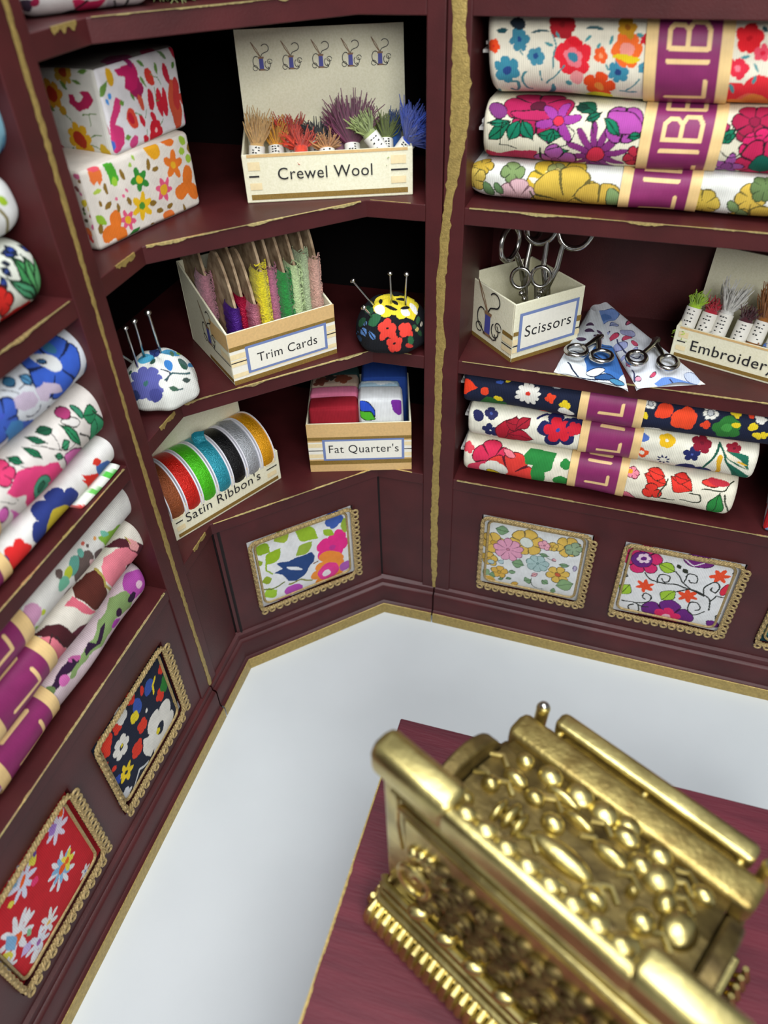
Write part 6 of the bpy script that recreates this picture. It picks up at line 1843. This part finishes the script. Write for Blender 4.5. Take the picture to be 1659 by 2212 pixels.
# small mossy yarn ball on the top corner shelf
mb = MB(); rnd = random.Random(4); c = Vector((.16, -.42, ZA1+.11))
mb.ball(tuple(c), (.13, .11, .11), 24, 14)
tuft(mb, c, (0, 0, 1), .15, 6, 10, rnd)
for k in range(260):
    d = Vector((rnd.gauss(0, 1), rnd.gauss(0, 1), rnd.gauss(0, 1))).normalized(); e = d.orthogonal()
    p0 = c+Vector((d.x*.13, d.y*.11, d.z*.11)); q = Vector((rnd.uniform(-1, 1), rnd.uniform(-1, 1), rnd.uniform(-1, 1)))*.04
    mb.tube([p0, p0+q*.6+d*.01, p0+q+d*.014], .003, 3, caps=False)
tag(mb.build('yarn_ball', mat('moss_yarn', '70784a', rough=.95, noise=.4, nscale=30), None), 'fuzzy olive green yarn ball on the top corner shelf, cut by the top edge', 'yarn')

# ------------------------------------------------------------------ ornate brass till on the counter
ta_ = math.radians(-27)
FR['till'] = ((2.014, -3.104), (math.cos(ta_), math.sin(ta_)), (-math.sin(ta_), math.cos(ta_)))
TZ = 1.50
till = empty('cash_register', tuple(fpt('till', .7, .4, TZ)), 'ornate antique brass cash register with embossed body, standing on the burgundy counter', 'cash register')
TW = 1.40
def tb(mb, s0, s1, d0, d1, z0, z1): mb.box('till', s0, s1, d0, d1, TZ+z0, TZ+z1); return mb
def tp(s, d, z): return fpt('till', s, d, TZ+z)
# base with ribbed skirt
mb = tb(MB(), .02, TW-.02, -.10, .86, 0, .13); mb.build('base', BRASS, till, bev=.015, smooth=False)
mb = MB()
nr = 30
for k in range(nr):
    s = -.0+(TW)*(k+.5)/nr
    pts = [tp(s, -.10, .01), tp(s, -.145, .03), tp(s, -.15, .07), tp(s, -.125, .12), tp(s, -.08, .14)]
    mb.tube(pts, [.022, .026, .026, .023, .014], 8)
mb.tube([tp(-.01, -.13, .012), tp(TW+.01, -.13, .012)], .02, 8)
for k in range(20):
    d = -.1+.96*(k+.5)/20
    mb.tube([tp(.0, d, .01), tp(-.03, d, .05), tp(-.01, d, .13)], [.018, .022, .014], 7)
    mb.tube([tp(TW, d, .01), tp(TW+.03, d, .05), tp(TW+.01, d, .13)], [.018, .022, .014], 7)
mb.build('ribbed_skirt', BRASS, till)
mb = MB(); 
for z, d, r in ((.155, -.07, .022), (.20, -.05, .015), (.235, -.03, .02)):
    mb.tube([tp(.0, d+.03, z), tp(.03, d, z), tp(TW-.03, d, z), tp(TW, d+.03, z)], r, 8)
mb.build('base_moulding', BRASS, till)
# tall front plate (sign) with rounded crest
def bar(mb, z0, z1, d0, d1, s0, s1, r=.03): 
    prof_ = []
    c = [(d1-r, z1-r, 0), (d0+r, z1-r, 90), (d0+r, z0+r, 180), (d1-r, z0+r, 270)]
    for cx, cz, a0 in c:
        for k in range(6): a = math.radians(a0+90*k/5); prof_.append((cx+r*math.cos(a), cz+r*math.sin(a)))
    rows = []
    for s, e in ((s0, .6), (s0+.012, .9), (s0+.03, 1), (s1-.03, 1), (s1-.012, .9), (s1, .6)):
        cx = (d0+d1)/2; cz = (z0+z1)/2
        rows.append([tp(s, cx+(d-cx)*e, cz+(z-cz)*(1-(1-e)*.5)) for d, z in prof_])
    n = len(prof_); b0 = len(mb.v); mb.grid(np.array(rows), 0, wrap_v=True)
    mb.f.append(tuple(b0+k for k in range(n-1, -1, -1))); mb.m.append(0)
    mb.f.append(tuple(b0+5*n+k for k in range(n))); mb.m.append(0)
mb = MB(); bar(mb, .10, 1.28, .015, .075, .0, TW, .02); mb.build('sign_plate', BRASS, till)
mb = MB(); bar(mb, 1.20, 1.37, -.035, .115, -.02, .36, .045); mb.build('crest_end', BRASS, till)
mb = MB(); bar(mb, 1.20, 1.37, -.035, .115, 1.07, TW+.02, .045); mb.build('crest_end', BRASS, till)
mb = MB(); bar(mb, 1.20, 1.35, -.035, .035, .33, 1.10, .03)
for k in range(8):    # scalloped leaf crest
    s = .40+.088*k
    mb.ball(tuple(tp(s, .035, 1.325)), (.045, .04, .035), 14, 8)
mb.build('scalloped_crest', BRASS, till)
# front face mouldings and relief
mb = MB()
mb.tube([tp(.12, -.0, 1.04), tp(.16, -.01, 1.08), tp(1.24, -.01, 1.08), tp(1.28, 0, 1.04)], .018, 10)
mb.tube([tp(.10, .0, 1.10), tp(.10, -.004, .9), tp(.12, -.0, .7)], .009, 8)
mb.tube([tp(.08, -.005, 1.15), tp(1.32, -.005, 1.15)], .014, 8)
mb.build('sign_moulding', BRASS, till)
rnd = random.Random(12)
def scroll(mb, s, z, r, turns, sg, rad=.016, d=-.005):
    pts = []; n = int(16*turns)
    for k in range(n+1):
        a = sg*2*math.pi*k/16; q = r*(1-.8*k/n); pts.append(tp(s+q*math.cos(a), d-.02*k/n, z+q*math.sin(a)))
    mb.tube(pts, [rad*(1-.3*k/n) for k in range(n+1)], 8)
for k in range(8):
    s = .30+.13*k; mb = MB()
    scroll(mb, s, .80-.03*(k % 2), .07, 1.6, 1 if k % 2 else -1, .018)
    scroll(mb, s+.05, .58, .06, 1.5, -1 if k % 2 else 1, .018)
    scroll(mb, s-.02, .40, .055, 1.4, 1, .018)
    for j in range(9):
        mb.ball(tuple(tp(s-.05+.0125*j, .0, .36+.06*j+.01*rnd.random())), (.034+.014*rnd.random(), .026, .036), 10, 6)
    mb.build('relief_ornament', TARN, till)
for k in range(5):
    mb = MB(); mb.ball(tuple(tp(.19+.045*k, -.005, .83-.02*abs(k-2)**1.5)), (.03, .03, .03), 12, 7); mb.build('relief_ornament', BRASS, till)
mb = MB(); tb(mb, .14, 1.26, .0, .02, .24, .97); mb.build('relief_panel', BRASS, till, smooth=False)
for s in (.22, 1.18):     # lion mask like boss with ring pull shape
    mb = MB(); mb.tube([tp(s+.075*math.cos(a), -.025-.02*math.sin(a/2), .60+.11*math.sin(a)) for a in np.linspace(0, 2*math.pi, 22)[:-1]], .016, 8, closed=True)
    mb.ball(tuple(tp(s, -.01, .62)), (.045, .03, .07), 12, 8)
    mb.build('ring_boss', BRASS, till)
for k in range(7):
    mb = MB(); mb.ball(tuple(tp(.24+.16*k, -.03, .29)), (.055, .035, .038), 14, 8); mb.build('bead', BRASS, till)
# curved body: cheeks and barrel
prof_b = [(.075, .12), (.075, .96), (.16, .975), (.28, .965), (.40, .94), (.52, .90), (.63, .85), (.72, .80)]
def extr(mb, pr_, s0, s1, close=True):
    n = len(pr_); V = [tp(s0, d, z) for d, z in pr_]+[tp(s1, d, z) for d, z in pr_]
    mb.add(V, [tuple(range(n)), tuple(range(2*n-1, n-1, -1))]+[(k, n+k, n+(k+1) % n, (k+1) % n) for k in range(n)])
mb = MB(); core = [(.08, .12), (.08, .86), (.25, .90), (.45, .88), (.62, .82), (.74, .74), (.80, .60), (.84, .3), (.84, .12)]
extr(mb, core[::-1], .18, 1.22); mb.build('body', TARN, till, smooth=False)
arc = [(.08, .12), (.08, .92)]+[(.33+.29*math.cos(math.radians(a)), .76+.26*math.sin(math.radians(a))) for a in range(140, -1, -10)]+[(.62, .7), (.76, .62), (.84, .4), (.84, .12)]
for s0, s1, c in ((.10, .17, 0), (1.23, 1.30, 1)):
    mb = MB(); extr(mb, arc[::-1], s0, s1); mb.build('side_cheek', TARN, till, bev=.012, ang=30)
# ridge bar and drawer ledge
mb = MB(); bar(mb, .66, .80, .70, .86, .13, 1.30, .035); mb.build('ridge', MIDB, till)
mb = MB(); bar(mb, .70, .80, .885, .985, .27, 1.22, .025); mb.build('paper_bar', BRASS, till)
mb = tb(MB(), .24, 1.2, .82, .90, .35, .72); mb.build('rear_panel', TARN, till, bev=.01, smooth=False)
mb = MB()
for s in (.31, .75, 1.18): mb.cyl(tp(s, .83, .74), tp(s, .93, .75), .018, n=10)
mb.build('bar_bracket', BRASS, till)
for s in (.19, 1.275):
    mb = MB(); mb.tube([tp(s, .84, .62), tp(s, .90, .70), tp(s, .91, .80)], .032, 14); mb.ball(tuple(tp(s, .912, .81)), (.034, .034, .030), 14, 8)
    mb.build('corner_post', BRASS, till)
    mb = MB(); mb.ball(tuple(tp(s, .912, .832)), (.024, .024, .016), 14, 8); mb.build('screw', STEEL, till)
# embossed keys on the barrel: rows following the curve
def surf_b(d):
    xs = [c[0] for c in core[1:6]]; zs = [c[1] for c in core[1:6]]; return float(np.interp(d, xs, zs))
KEYS = [(.30, .60, .035, .03), (.33, .47, .05, .028), (.27, .36, .035, .03), (.24, .22, .03, .028), (.42, .62, .05, .04), (.44, .45, .04, .03), (.42, .30, .022, .05), (.47, .29, .018, .045), (.37, .28, .018, .045), (.52, .56, .07, .022), (.56, .64, .055, .045),
        (.56, .40, .045, .032), (.36, .15, .075, .03), (.63, .50, .06, .02), (.68, .64, .055, .045), (.66, .30, .12, .04), (.80, .46, .07, .032), (.80, .60, .05, .035), (.78, .67, .05, .04), (.93, .64, .05, .04), (.90, .52, .045, .035), (.98, .52, .06, .05), (1.04, .44, .035, .04), (.93, .38, .022, .02), (1.01, .30, .045, .038), (1.02, .18, .05, .04), (.84, .24, .05, .03), (.70, .18, .09, .025), (.52, .16, .06, .028), (.90, .12, .05, .03), (1.12, .38, .06, .06), (1.13, .60, .04, .03)]
for s, d, a, b in KEYS:
    d2 = .06+d*.92; z = surf_b(d2)
    mb = MB(); mb.ball(tuple(tp(s, d2, z+.006)), (a*1.2, b*1.35, .045), 18, 10, M=np.array(Matrix.Rotation(ta_, 3, 'Z')))
    mb.build('embossed_key', BRASS, till)
for k in range(22):
    mb = MB(); s = .2+rnd.random()*.95; d = .1+rnd.random()*.6
    mb.tube([tp(s-.05, d, surf_b(d)+.006), tp(s, d+.03, surf_b(d+.03)+.016), tp(s+.05, d-.005, surf_b(d)+.006)], .013, 6)
    mb.build('filigree', BRASS, till)
